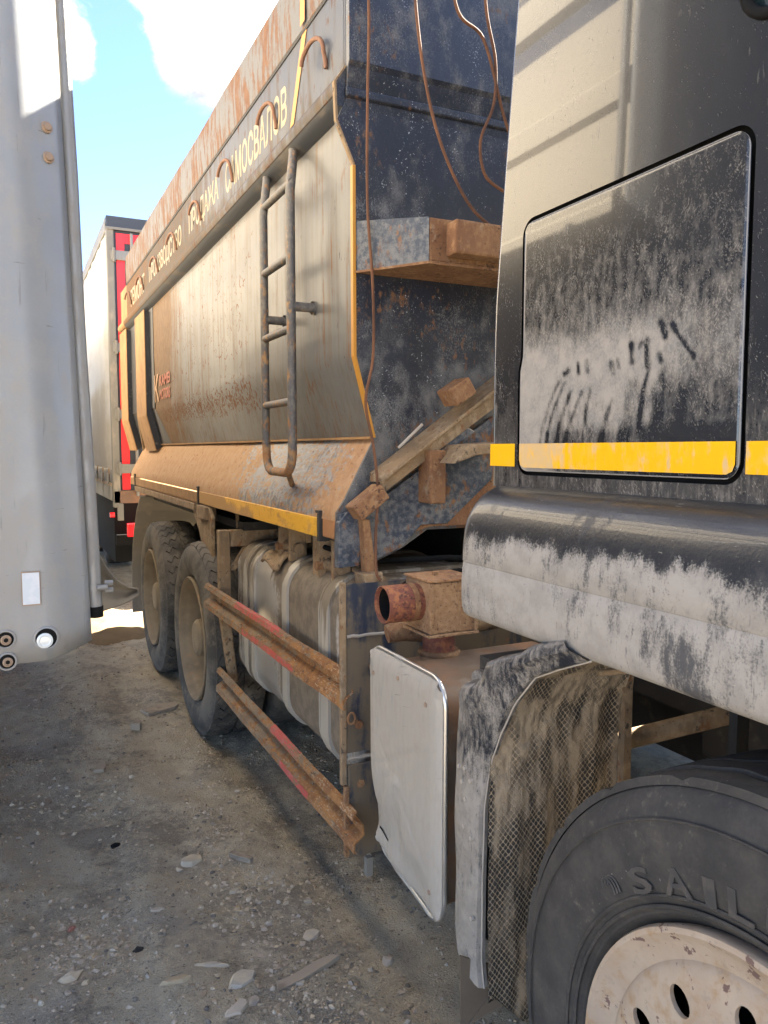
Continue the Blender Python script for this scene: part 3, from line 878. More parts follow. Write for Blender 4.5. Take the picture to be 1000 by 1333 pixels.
# --- hinge lugs under the strip
def lug(y, z):
    mb = MB().box(.985, 1.06, y + .055, y + .075, z - .09, z + .06)
    mb.box(.985, 1.06, y - .075, y - .055, z - .09, z + .06)
    mb.box(1.05, 1.075, y - .09, y + .09, z - .02, z + .06)
    o = P('hinge_lug', mb, M['tansteel'], bevel=.005)
    P('hinge_pin', MB().tube([(1.02, y + .13, z - .04), (1.02, y - .10, z - .04)], .022, 12), M['tansteel'], parent=o, smooth=50)
    P('hinge_bolt', MB().tube([(.975, y + .065, z - .045), (1.0, y + .065, z - .045)], .018, 6), M['rusty'], parent=o)
lug(2.98, 1.195)
lug(2.52, 1.175)
P('latch_plate', MB().box(.99, 1.03, 2.60, 2.66, 1.06, 1.25), M['tansteel'], bevel=.006)
P('latch_wheel', MB().tube([(1.04, 2.46, 1.10), (1.08, 2.46, 1.10)], .05, 14), M['tansteel'], smooth=50)
P('latch_wheel', MB().tube([(1.03, 2.62, 1.09), (1.08, 2.62, 1.09)], .045, 14), M['tansteel'], smooth=50)
P('latch_bar', MB().tube([(1.06, 2.75, 1.13), (1.06, 2.2, 1.13)], .014, 8), M['tansteel'], smooth=50)
P('hose_stub', MB().tube([(1.0, 3.75, 1.25), (.995, 3.72, 1.20), (.99, 3.70, 1.165)], .010, 8), M['tansteel'], smooth=60)

# --- chassis
P('chassis_rail', MB().box(1.76, 1.84, -.6, 6.6, .78, 1.04), M['dark'])
P('chassis_rail', MB().box(2.52, 2.60, -.6, 6.6, .78, 1.04), M['dark'])
for y in (1.9, 3.0, 4.0, 4.89, 5.9, 6.5):
    P('cross_member', MB().box(1.84, 2.52, y - .06, y + .06, .82, 1.0), M['dark'])
for y in (4.22, 5.56):
    P('axle', MB().tube([(1.3, y, .50), (1.8, y, .50), (2.05, y, .50), (2.18, y, .5), (2.31, y, .5), (2.56, y, .50), (3.06, y, .50)], [.09, .09, .15, .2, .15, .09, .09], 14), M['dark'], smooth=50)
P('front_axle', MB().tube([(1.25, .65, .46), (3.1, .65, .46)], .07, 12), M['dark'], smooth=50)
P('gearbox', MB().box(1.9, 2.46, .9, 2.6, .55, 1.05), M['dark'], bevel=.05)
P('engine_block', MB().box(1.86, 2.50, -.6, .9, .7, 1.35), M['dark'], bevel=.05)
P('far_blocker_box', MB().box(2.85, 3.3, 1.2, 1.66, .12, 1.12), M['dark'], bevel=.02)  # added box on the unseen side, blocks sunlit ground beyond the truck
P('far_mudguard', MB().box(2.75, 3.4, 1.12, 1.18, .18, 1.18), M['dark'])
P('far_blocker_plate', MB().box(3.33, 3.36, 1.2, 3.8, .10, 1.05), M['dark'])  # added plate on the unseen side, closes the gap to sunlit ground
P('far_tank', MB().box(2.75, 3.35, 1.7, 3.9, .4, 1.08), M['dark'], bevel=.08)
# steel frame behind the front guard: post, arm and gusset
mb = MB().box(.872, .925, 3.60, 3.655, .74, 1.165)
P('support_post', mb, M['tansteel'], bevel=.005)
P('support_post_foot', MB().add([(.874, 3.603, .74), (.922, 3.603, .74), (.955, 3.603, .42), (.915, 3.603, .42), (.874, 3.652, .74), (.922, 3.652, .74), (.955, 3.652, .42), (.915, 3.652, .42)],
                        [(0, 1, 2, 3), (7, 6, 5, 4), (0, 4, 5, 1), (1, 5, 6, 2), (2, 6, 7, 3), (3, 7, 4, 0)]), M['tansteel'], bevel=.004)
P('support_arm', MB().box(.926, 1.72, 3.605, 3.65, 1.085, 1.165), M['tansteel'], bevel=.005)
P('support_gusset', MB().prism([(.925, .97), (.95, .97), (1.06, 1.085), (1.0, 1.085)], 'y', 3.61, 3.645), M['tansteel'], bevel=.003)
# rail under the strip, arm beside the first rear wheel
P('fender_rail', MB().box(.915, .965, 4.36, 6.68, 1.205, 1.246), M['tansteel'], bevel=.004)
P('fender_arm', MB().prism([(4.46, 1.244), (4.03, 1.244), (3.98, 1.19), (3.985, .86), (4.03, .84), (4.28, 1.09), (4.44, 1.20)], 'x', .925, .945), M['tansteel'], bevel=.004)
P('fender_arm_block', MB().box(.905, .97, 4.05, 4.24, 1.175, 1.247), M['tansteel'], bevel=.006)
# rear mudguard
fy = [(6.16, 1.19), (6.38, 1.06), (6.55, .90), (6.66, .74), (6.735, .55), (6.77, .35), (6.78, .16)]
mb = MB().sweep([.885, .90, 1.46], fy, lambda p, t: (p, t[0], t[1]))
P('rear_mudguard', mb, M['rubberflap'], solid=.012)
P('inner_mudguard', MB().prism([(3.6, 1.2), (6.2, 1.2), (6.2, 1.16), (3.6, 1.16)], 'x', .99, 1.5), M['dark'])

# --- fuel tank
tp = rrect(.945, 1.60, .46, 1.122, .13, 8)
tp = [(a, b) for a, b in tp]
def tank_sec(s, inset):
    cx_, cz_ = 1.2725, .791
    return [(cx_ + (a - cx_) * (1 - inset / .3275), cz_ + (b - cz_) * (1 - inset / .331)) for a, b in tp]
mb = MB()
secs = [(2.180, .06), (2.184, .035), (2.198, .014), (2.225, 0), (3.545, 0), (3.575, .012), (3.585, .04)]
n = len(tp)
for y, ins in secs:
    mb.v += [(a, y, b) for a, b in tank_sec(0, ins)]
for j in range(len(secs) - 1):
    for i in range(n):
        mb.f.append((j * n + i, j * n + (i + 1) % n, (j + 1) * n + (i + 1) % n, (j + 1) * n + i))
mb.f.append(tuple(range(n)))
mb.f.append(tuple(range((len(secs) - 1) * n, len(secs) * n))[::-1])
P('fuel_tank', mb, M['tank'], smooth=40)
for ya, yb, o in ((2.37, 2.44, .010), (2.455, 2.468, .006), (2.80, 2.86, .010), (3.25, 3.31, .010), (3.35, 3.41, .010)):
    b = MB()
    sec = [(1.2725 + (a - 1.2725) * (1 + o / .3275), .791 + (c - .791) * (1 + o / .331)) for a, c in tp]
    b.prism(sec, 'y', ya, yb)
    P('tank_strap', b, M['strap'], smooth=40)
# crusted rag lying over the tank
cl_ = MB().sweep(list(np.linspace(0, 1, 9)), list(np.linspace(0, 1, 6)), lambda a, b: (.945 + .17 * a, 3.16 - .22 * b + .05 * a, 1.142 - .05 * (1 - a) ** 2 * 1.4 + .015 * math.sin(a * 9 + b * 6)))
P('mud_flap_scrap', cl_, M['tansteel'], smooth=60, solid=.012)

# --- guard rails
gp = [(.004, .120), (-.010, .114), (-.016, .096), (.016, .076), (.016, .050), (-.018, .028), (-.020, .002), (-.008, -.002), (-.014, .010), (-.012, .026), (.022, .048), (.022, .078), (-.009, .099), (-.005, .109), (.004, .114)]
gp_old = [(.0, .118), (-.012, .108), (-.014, .092), (.012, .072), (.014, .050), (-.012, .026), (-.014, .008), (-.002, 0), (.004, .004), (-.006, .012), (-.005, .026), (.020, .050), (.018, .074), (-.007, .094), (-.004, .106), (.004, .112)]
def guard(y0, y1, z0, z1, red, xo):
    mb = MB()
    ts = list(np.linspace(0, 1, 30))
    def fn(p, t):
        y = y0 + (y1 - y0) * t
        z = z0 + (z1 - z0) * t
        cut = -.03 * (1 - p[1] / .118) * (t < .001)
        w = .004 * mnoise.noise(Vector((y * 2.5, z, 3)))
        return (.912 + xo * t + p[0] + w, y + cut, z + p[1] * (1 if t > .02 else .97) + w)
    mb.sweep(gp, ts, fn, closed=True)
    m_ = len(gp)
    mb.f.append(tuple(range(m_)))
    mb.f.append(tuple(range(len(mb.v) - m_, len(mb.v)))[::-1])
    o = P('guard_rail', mb, M['guard'], smooth=14)
    ra, rb = red
    r = MB()
    for seg in red_segs(gp, ra, rb, y0, y1, z0, z1, xo):
        r.add(*seg)
    P('red_paint_band', r, M['redpaint'], parent=o)
def red_segs(gp, ra, rb, y0, y1, z0, z1, xo):
    out = []
    for a, b, sh in ((0, 2, 0.), (5, 6, .12)):
        ys_ = np.linspace(ra - sh, rb - sh, 10)
        v, f = [], []
        for y in ys_:
            t = (y - y0) / (y1 - y0)
            z = z0 + (z1 - z0) * t
            w = .004 * mnoise.noise(Vector((y * 2.5, z, 3)))
            for k in range(a, b + 1):
                v.append((.9105 + xo * t + gp[k][0] + w, y, z + gp[k][1] + w + .001))
        n_ = b - a + 1
        for j in range(len(ys_) - 1):
            for i in range(n_ - 1):
                f.append((j * n_ + i, j * n_ + i + 1, (j + 1) * n_ + i + 1, (j + 1) * n_ + i))
        out.append((v, f))
    return out
guard(2.170, 3.78, .745, .770, (2.68, 3.28), -.060)
guard(2.088, 3.685, .322, .365, (2.56, 2.86), -.030)
P('guard_ring', MB().tube([(.918 + .012 * math.cos(a), 2.13, .72 + .018 * math.sin(a)) for a in np.linspace(0, 2 * PI, 12)], .004, 6), M['rusty'])

# --- bracket plate
P('bracket_plate', MB().box(.912, 1.74, 2.155, 2.167, .60, 1.135), M['plate'])
P('bracket_plate_lower', MB().box(.915, 1.20, 2.145, 2.154, .262, .565), M['plate'], bevel=.002)
P('bracket_flange', MB().box(.893, .911, 2.150, 2.170, .50, 1.142), M['tansteel'], bevel=.003)
P('bracket_flange', MB().box(.90, .9145, 2.14, 2.16, .27, .498), M['rusty'], bevel=.003)
for z in (.972, .582):
    P('weld_seam', MB().tube([(.914 + .02 * k, 2.153, z + .004 * mnoise.noise(Vector((k * .7, z, 0)))) for k in range(36)], .0055, 6), M['weld'], smooth=60)
for x, z in ((.955, .50), (.95, .69), (1.0, .87)):
    P('plate_bolt', MB().tube([(x, 2.157, z), (x, 2.142, z)], .014, 6), M['rusty'])
P('hanging_strap', MB().box(.965, .985, 2.12, 2.14, .20, .262), M['rubberflap'])

# --- exhaust: box, pipe, muffler with a dull cover
EY0, EY1, EX0, EX1 = 1.80, 1.945, 1.009, 1.158
P('exhaust_box', MB().box(EX0, EX1, EY0, EY1, 1.045, 1.187), M['boxrust'], bevel=.004)
P('exhaust_box_lid', MB().box(EX0 - .004, EX1 + .004, EY0 - .004, EY1 + .004, 1.188, 1.195), M['rusty'], bevel=.002)
P('exhaust_box_flange', MB().box(EX0 - .006, EX1 + .006, EY0 - .006, EY1 + .006, 1.036, 1.044), M['boxrust'], bevel=.002)
for e in ((EX0 + .003, EY0 - .002), (EX1 - .003, EY0 - .002)):
    P('box_corner_strip', MB().box(e[0] - .006, e[0] + .006, e[1] - .003, e[1] + .002, 1.047, 1.186), M['boxrust'])
P('lid_bolt', MB().tube([(1.07, 1.88, 1.195), (1.07, 1.88, 1.206)], .01, 6), M['rusty'])
pr = MB().lathe([(.052, .06), (.052, -.055), (.049, -.057), (.046, -.05), (.045, .06)], (.957, 1.875, 1.125), n=28)
P('exhaust_pipe', pr, M['redrust'], smooth=40)
P('exhaust_pipe_inside', MB().lathe([(.0445, -.045), (.0445, .05), (0, .05)], (.957, 1.875, 1.125), n=20), M['seal'])
P('riser_pipe', MB().lathe([(.049, 0), (.046, .012), (.046, .07)], (1.075, 1.865, .968), (0, 0, 1), 24), M['redrust'], smooth=40)
ring = [(1.075 + .052 * math.cos(a), 1.865 + .052 * math.sin(a), .977) for a in np.linspace(0, 2 * PI, 24)]
P('riser_weld', MB().tube(ring, .009, 6), M['boxrust'], smooth=60)
mp = rrect(1.555, 1.925, .40, .972, .075, 6)
P('muffler_body', MB().prism(mp, 'x', .918, 1.40), M['muffler'], smooth=40)
P('muffler_pipe', MB().tube([(1.10, 2.0, 1.00), (1.62, 1.99, 1.035)], .03, 12), M['tansteel'], smooth=50)
P('inlet_elbow', MB().tube([(.99, 2.03, 1.0), (1.04, 2.02, 1.01), (1.11, 2.0, 1.0)], [.028, .034, .03], 12), M['rusty'], smooth=50)
# cover with rolled rim and a dented lower corner
NU, NV = 40, 56
cov = MB()
ya, yb, za, zb, rr = 1.532, 1.955, .382, 1.005, .07
def rr_map(u, v):
    y, z = ya + (yb - ya) * u, za + (zb - za) * v
    for (cy_, sy_) in ((ya + rr, -1), (yb - rr, 1)):
        for (cz_, sz_) in ((za + rr, -1), (zb - rr, 1)):
            if (y - cy_) * sy_ > 0 and (z - cz_) * sz_ > 0:
                d = math.hypot(y - cy_, z - cz_)
                m_ = max(abs(y - cy_), abs(z - cz_))
                if d > 1e-6:
                    k = m_ / d
                    y, z = cy_ + (y - cy_) * k, cz_ + (z - cz_) * k
    return y, z
def edge_d(y, z):
    return min(y - ya, yb - y, z - za, zb - z)
def cover_x(y, z):
    e = edge_d(y, z)
    x = .893 + (.007 if e < .016 else 0) - .006 * min(1, max(0, (e - .016) / .03))
    if e < .006:
        x += .004
    dent = .030 * math.exp(-((y - 1.93) ** 2 / .02 + (z - .47) ** 2 / .012))
    dent += .018 * math.exp(-((y - 1.68) ** 2 / .006 + (z - .43) ** 2 / .004)) + .010 * math.exp(-((y - 1.78) ** 2 / .001 + (z - .50) ** 2 / .01))
    dent -= .008 * math.exp(-(((y - 1.80) + (z - .62) * .7) ** 2 / .0006)) * (z < .68) * 1.0
    dent += .0016 * mnoise.noise(Vector((y * 5, z * 4, 2))) + .0003 * mnoise.noise(Vector((y * 22, z * 22, 2)))
    dent += .004 * max(0, 1 - abs((z - .74) + (y - 1.75) * .5) / .012) * (1.62 < y < 1.90) + .0035 * max(0, 1 - abs((z - .60) - (y - 1.70) * .9) / .010) * (1.60 < y < 1.86)
    return x + dent
for j in range(NV + 1):
    for i in range(NU + 1):
        y, z = rr_map(i / NU, j / NV)
        # the lower rear corner is bent up and forward
        cut = max(0, (y - 1.72) / .235) ** 2 * max(0, (.56 - z) / .18)
        cov.v.append((cover_x(y, z), y, z + .035 * cut))
for j in range(NV):
    for i in range(NU):
        a = j * (NU + 1) + i
        cov.f.append((a, a + 1, a + NU + 2, a + NU + 1))
P('muffler_cover', cov, M['silver'], smooth=50)
rim_path = [( .905, y, z) for y, z in rrect(ya + .004, yb - .004, za + .004, zb - .004, rr - .004, 8)]
rim_path = [(x + .030 * math.exp(-((y - 1.93) ** 2 / .02 + (z - .47) ** 2 / .012)), y, z + .035 * max(0, (y - 1.72) / .235) ** 2 * max(0, (.56 - z) / .18)) for x, y, z in rim_path]
P('cover_rim', MB().tube(rim_path + rim_path[:1], .0065, 8, caps=False), M['chrome'], smooth=60)
cr_ = [(.905, 1.945, .50), (.8925, 1.925, .492), (.8905, 1.905, .478), (.8925, 1.888, .4755), (.8905, 1.868, .462), (.893, 1.852, .461)]
t_ = MB()
for k in range(5):
    a, b = cr_[k], cr_[k + 1]
    t_.add([(cover_x(a[1], a[2]) - .0015, a[1], a[2] + .004), (cover_x(b[1], b[2]) - .0015, b[1], b[2] + .004), (cover_x(b[1], b[2]) - .0015, b[1], b[2] - .003), (cover_x(a[1], a[2]) - .0015, a[1], a[2] - .003)], [(0, 1, 2, 3)])
P('cover_tear', t_, M['seal'])

for y, z in ((1.60, .93), (1.90, .93), (1.585, .46), (1.75, .955)):
    P('cover_screw', MB().lathe([(.007, .004), (.006, -.002), (0, -.003)], (cover_x(y, z) - .001, y, z), (1, 0, 0), 8), M['bolt'], smooth=50)
for pts, rad in (([(1.02, 2.08, 1.10), (1.10, 2.06, 1.16), (1.25, 2.05, 1.17), (1.5, 2.04, 1.13)], .009), ([(1.30, 2.02, 1.06), (1.45, 1.98, 1.12), (1.7, 1.95, 1.10)], .012),
                 ([(1.0, 2.6, 1.20), (1.08, 2.35, 1.17), (1.3, 2.2, 1.19), (1.7, 2.1, 1.16)], .010)):
    P('air_hose', MB().tube(pts, rad, 8), M['seal'], smooth=60)
P('pipe_band', MB().lathe([(.054, -.008), (.054, .008)], (.985, 1.875, 1.125), (1, 0, 0), 24), M['rusty'], smooth=40)
# ------------------------------------------------------------------ wheels
def tyre_lathe(R_, rim_r, W, c, n=96):
    prof = [(rim_r - .012, .05), (rim_r + .004, .028), (rim_r + .018, .014), (rim_r + .022, .0135), (rim_r + .026, .010), (rim_r + .05, .001), (rim_r + .09, -.004), (R_ - .075, .0), (R_ - .045, .010),
            (R_ - .025, .022), (R_ - .018, .032), (R_ - .016, .05), (R_ - .012, W / 2)]
    prof = prof + [(r, W - h) for r, h in prof[-2::-1]]
    return MB().lathe(prof, c, n=n)


def lugs(mb, c, R_, W, n=44, x0=.022, gap=.13):
    p = 2 * PI / n
    for side in (0, 1):
        for i in range(n):
            a0 = i * p + (p * .5 if side else 0)
            cols = []
            for k in range(6):
                t = k / 5
                x = x0 + (W / 2 - .008 - x0) * t
                zig = p * .24 * (1 if k % 2 else -1) + (p * .9 * t)
                rt = R_ - (.014 * (1 - t) ** 4)
                cols.append((x if not side else W - x, zig, rt))
            v, f = [], []
            for x, zg, rt in cols:
                for aa in (a0 + zg + p * gap / 2, a0 + zg + p * (1 - gap / 2)):
                    for r in (R_ - .024, rt):
                        v.append((c[0] + x, c[1] + r * math.sin(aa), c[2] + r * math.cos(aa)))
            for k in range(5):
                b, d = k * 4, (k + 1) * 4
                f += [(b + 1, b + 3, d + 3, d + 1), (b, b + 1, d + 1, d), (b + 2, d + 2, d + 3, b + 3)]
            f += [(0, 2, 3, 1), (20, 21, 23, 22)]
            mb.add(v, f)
    return mb


WR = .535
wheel_c = (.852, 4.215, .512)
rim_r = .337
rw = P('rear_wheel', MB().lathe([(rim_r - .004, .035), (rim_r + .004, .006), (rim_r - .004, .0), (rim_r - .016, .010), (rim_r - .022, .03), (rim_r - .034, .045), (rim_r - .045, .06),
                                 (rim_r - .052, .16), (rim_r - .075, .185), (.22, .19), (.16, .175), (.15, .17)], wheel_c, n=72), M['rim'], smooth=35)
rw.location = Vector(wheel_c) - Vector(TL)
rw.data.transform(Matrix.Translation(-rw.location))
P('tyre', lugs(tyre_lathe(WR, rim_r, .30, wheel_c), wheel_c, WR, .30), M['tyre'], parent=rw, smooth=32)
P('hub', MB().lathe([(.15, .172), (.148, .12), (.135, .10), (.105, .095), (.10, .04), (.085, .025), (.03, .02), (0, .02)], wheel_c, n=32), M['rim'], parent=rw, smooth=35)
nb = MB()
for k in range(10):
    a = 2 * PI * k / 10
    nb.tube([(wheel_c[0] + .19, wheel_c[1] + .165 * math.sin(a), wheel_c[2] + .165 * math.cos(a)), (wheel_c[0] + .145, wheel_c[1] + .165 * math.sin(a), wheel_c[2] + .165 * math.cos(a))], .016, 6)
P('wheel_nuts', nb, M['rim'], parent=rw)


def copy_part(o, parent, dloc):
    c = o.copy()
    COL.objects.link(c)
    c.parent = parent
    c.location = Vector(o.location) + Vector(dloc)
    for ch in list(o.children):
        d = ch.copy()
        COL.objects.link(d)
        d.parent = c
    return c


copy_part(rw, truck, (0, 1.345, -.004))
for dy in (0, 1.345):
    q = copy_part(rw, truck, (0, dy, 0))
    q.rotation_euler = (0, 0, PI)
    q.location.x = (2 * CX - wheel_c[0]) - TL[0]
    # inner twin tyres
    for x in (wheel_c[0] + .33, 2 * CX - wheel_c[0] - .63):
        P('inner_tyre', tyre_lathe(WR, rim_r, .30, (x, wheel_c[1] + dy, wheel_c[2]), 40), M['tyre'], smooth=32)

# front wheel
FC = (.868, .652, .530)
FR = .555
frim = MB().lathe([(rim_r - .004, .05), (rim_r + .005, .012), (rim_r + .002, .003), (rim_r - .006, .001), (rim_r - .016, .010), (rim_r - .026, .018), (rim_r - .048, .022), (rim_r - .052, .018), (rim_r - .056, .0165),
                   (.275, .014), (.262, .011), (.21, .008), (.175, .004), (.165, .001), (.158, -.004), (.13, -.006)], FC, n=96)
fw = P('front_wheel', frim, M['frontrim'], smooth=35)
cut = MB()
for k in range(12):
    a = R(36.2 - 30.2 * k)
    pts = []
    for q in range(18):
        t = 2 * PI * q / 18
        dt, dr = .0185 * math.cos(t), .0235 * math.sin(t)
        r = .236 + dr
        pts.append((FC[1] + r * math.sin(a) + dt * math.cos(a), FC[2] + r * math.cos(a) - dt * math.sin(a)))
    cut.prism(pts, 'x', FC[0] - .05, FC[0] + .034)
co = obj('cutter', cut, M['seal'])
fb = fw.modifiers.new('holes', 'BOOLEAN')
sol = fw.modifiers.new('solid', 'SOLIDIFY')
sol.thickness = .008
sol.offset = -1
fw.modifiers.move(1, 0)
fb.object = co
fb.solver = 'EXACT'
co.location = (0, 0, 0)
bpy.context.view_layer.update()
dgr = bpy.context.evaluated_depsgraph_get()
me2 = bpy.data.meshes.new_from_object(fw.evaluated_get(dgr))
fw.modifiers.clear()
fw.data = me2
if not me2.materials:
    me2.materials.append(M['frontrim'])
bpy.data.objects.remove(co)
me2.polygons.foreach_set('use_smooth', [True] * len(me2.polygons))
me2.set_sharp_from_angle(angle=R(35))
P('rim_back', MB().lathe([(rim_r - .03, .06), (.30, .20), (.05, .20)], FC, n=48), M['seal'], parent=fw)
P('hub', MB().lathe([(.132, .0), (.13, -.03), (.11, -.045), (.05, -.055), (0, -.055)], FC, n=32), M['frontrim'], parent=fw, smooth=35)
nb = MB()
for k in range(10):
    a = 2 * PI * k / 10 + .2
    nb.tube([(FC[0] + .005, FC[1] + .167 * math.sin(a), FC[2] + .167 * math.cos(a)), (FC[0] - .03, FC[1] + .167 * math.sin(a), FC[2] + .167 * math.cos(a))], .016, 6)
P('wheel_nuts', nb, M['frontrim'], parent=fw)
ft = tyre_lathe(FR, rim_r, .31, FC, 128)
# worn ribs with wavy edges round the tread
NS = 180
for x0, x1, r in ((.030, .088, FR - .003), (.098, .150, FR), (.160, .212, FR), (.222, .280, FR - .003)):
    v, f = [], []
    for i in range(NS):
        a = 2 * PI * i / NS
        w = .0055 * math.sin(a * 36)
        for x, rr_ in ((x0 + w * (x0 > .05), r - .014), (x0 + w * (x0 > .05) + .002, r), (x1 + w * (x1 < .25) - .002, r), (x1 + w * (x1 < .25), r - .014)):
            notch = -.007 if (i % 9 == 0 and x0 < .05 and x < .05 and rr_ > r - .01) else 0
            v.append((FC[0] + x, FC[1] + (rr_ + notch) * math.sin(a), FC[2] + (rr_ + notch) * math.cos(a)))
    for i in range(NS):
        j = (i + 1) % NS
        for k in range(3):
            f.append((i * 4 + k, i * 4 + k + 1, j * 4 + k + 1, j * 4 + k))
    ft.add(v, f)
# circumferential lines on the sidewall
P('tyre', ft, M['fronttyre'], parent=fw, smooth=32)
for rr_, xx, th in ((rim_r + .075, .0025, .0016), (rim_r + .030, .0075, .0036), (rim_r + .046, .0035, .0030), (FR - .062, .0035, .0022)):
    P('sidewall_ring', MB().tube([(FC[0] + xx - .004, FC[1] + rr_ * math.sin(a), FC[2] + rr_ * math.cos(a)) for a in np.linspace(0, 2 * PI, 121)], th, 5, caps=False), M['fronttyre'], parent=fw, smooth=60) if rr_ != rim_r + .075 else None
def side_letter(ch, ang, wd, ht, r0=.385):
    def place(x, y, z):
        a = R(ang) + (x - wd / 2) / (r0 + ht / 2) * -1
        r = r0 + y
        return (FC[0] - .0045 - z * 1.0, FC[1] + r * math.sin(a), FC[2] + r * math.cos(a))
    return text_mesh(ch, M['tyreletter'], 'sidewall_letter', fw, place, width=wd, height=ht, extrude=.0010, bold=.02)
for ch, ang, wd in (('S', 31.4, .046), ('A', 20.2, .056), ('I', 11.4, .020), ('L', 4.0, .042), ('U', -5.0, .05), ('N', -15, .05)):
    side_letter(ch, ang, wd, .040, .386)
for d in (.0, .012, .024):
    pts = [(FC[0] - .0045, FC[1] + (.405 + .020 * math.sin(t)) * math.sin(R(43.5) - d * 1.5 + .03 * math.cos(t)), FC[2] + (.405 + .020 * math.sin(t)) * math.cos(R(43.5) - d * 1.5 + .03 * math.cos(t))) for t in np.linspace(.4, 3.6, 12)]
    P('sidewall_emblem', MB().tube(pts, .0022, 5), M['tyreletter'], parent=fw, smooth=60)
q = copy_part(fw, truck, (0, 0, 0))
q.location = (0, 0, 0)
q.rotation_euler = (0, 0, 0)
q.scale = (1, 1, 1)
q.location.x = 2 * (CX - TL[0]) + 0
# the far front wheel is the same wheel turned round
q.rotation_euler = (0, 0, PI)
q.location = (2 * CX - 2 * TL[0], 2 * (FC[1] - TL[1]), 0)

# ------------------------------------------------------------------ mudguard and its mesh liner
F = [(1.372, .345), (1.384, .40), (1.384, .587), (1.378, .767), (1.356, .87), (1.321, .945), (1.27, 1.03), (1.204, 1.102), (1.133, 1.137), (1.044, 1.176)]
B = [(1.486, .392), (1.494, .43), (1.494, .587), (1.494, .767), (1.494, .90), (1.487, .985), (1.455, 1.028), (1.408, 1.040), (1.385, 1.052), (1.362, 1.098), (1.325, 1.116), (1.235, 1.148), (1.20, 1.172), (1.10, 1.205)]
def lerp_list(a, n):
    a = np.array(a)
    t = np.linspace(0, len(a) - 1, n)
    i = np.minimum(t.astype(int), len(a) - 2)
    fr = (t - i)[:, None]
    return a[i] * (1 - fr) + a[i + 1] * fr
def arc_list(a, n):
    a = np.array(a)
    d = np.r_[0, np.cumsum(np.hypot(*np.diff(a, axis=0).T))]
    t = np.linspace(0, d[-1], n)
    return np.c_[np.interp(t, d, a[:, 0]), np.interp(t, d, a[:, 1])]
Fd, Bd = arc_list(F, 46), arc_list(B, 46)
mb = MB()
cs = [(0.0, .018), (0.0, .004), (.03, .0), (.12, -.004), (.3, -.008), (.5, -.010), (.7, -.010), (.86, -.006), (.95, .004), (1.0, .020), (1.02, .05), (1.0, .36)]
for j in range(46):
    for s, dx in cs:
        y = Fd[j][0] + (Bd[j][0] - Fd[j][0]) * s
        z = Fd[j][1] + (Bd[j][1] - Fd[j][1]) * s
        lump = .010 * mnoise.noise(Vector((y * 9, z * 6, 1))) * (0 < s < 1)
        if z > .99 and .4 < s < 1:
            lump -= .010
        mb.v.append((.905 + dx + lump, y, z))
for j in range(45):
    for i in range(len(cs) - 1):
        a = j * len(cs) + i
        mb.f.append((a, a + 1, a + len(cs) + 1, a + len(cs)))
P('front_mudguard', mb, M['fender'], smooth=40)
P('mudguard_boss', MB().prism(rrect(1.40, 1.47, .995, 1.05, .02, 4), 'x', .93, 1.05), M['fender'], bevel=.008)
# chipped white edge
P('mudguard_edge', MB().tube([(.912, a - .002, b) for a, b in Fd], .0022, 6), M['weld'], smooth=60)
for y, z in ((1.455, .83), (1.43, .835), (1.44, .80), (1.405, .815), (1.425, .765), (1.43, .70), (1.40, .685), (1.395, .50)):
    P('mudguard_rivet', MB().lathe([(.006, .004), (.005, -.003), (0, -.004)], (.893, y, z), (1, 0, 0), 8), M['weld'], smooth=50)
# liner
NXL, NZL = 90, 150
Ls = lerp_list([(1.345, .255), (1.352, .45), (1.354, .65), (1.352, .85), (1.34, .97), (1.30, 1.06), (1.22, 1.115), (1.12, 1.15)], NZL + 1)
seg = np.r_[0, np.cumsum(np.hypot(*np.diff(Ls, axis=0).T))]
lv, luv = [], []
for j in range(NZL + 1):
    for i in range(NXL + 1):
        x = .908 + (1.262 - .908) * i / NXL
        y, z = Ls[j]
        if j < 8:
            z = max(z, .255 + (.30 if x < 1.0 else 0) * max(0, (1.0 - x) / .1) * .35)
        lump = .013 * max(0, mnoise.noise(Vector((x * 19, z * 2.0, 5))) + .12) + .007 * max(0, mnoise.noise(Vector((x * 30, z * 22, 9)))) + .004 * mnoise.noise(Vector((x * 70, z * 60, 2)))
        lv.append((x, y - lump, z + .3 * lump * (z > 1.0)))
        luv.append((x, seg[j]))
lmb = MB()
lmb.v = lv
lmb.f = [(j * (NXL + 1) + i, j * (NXL + 1) + i + 1, (j + 1) * (NXL + 1) + i + 1, (j + 1) * (NXL + 1) + i) for j in range(NZL) for i in range(NXL)]


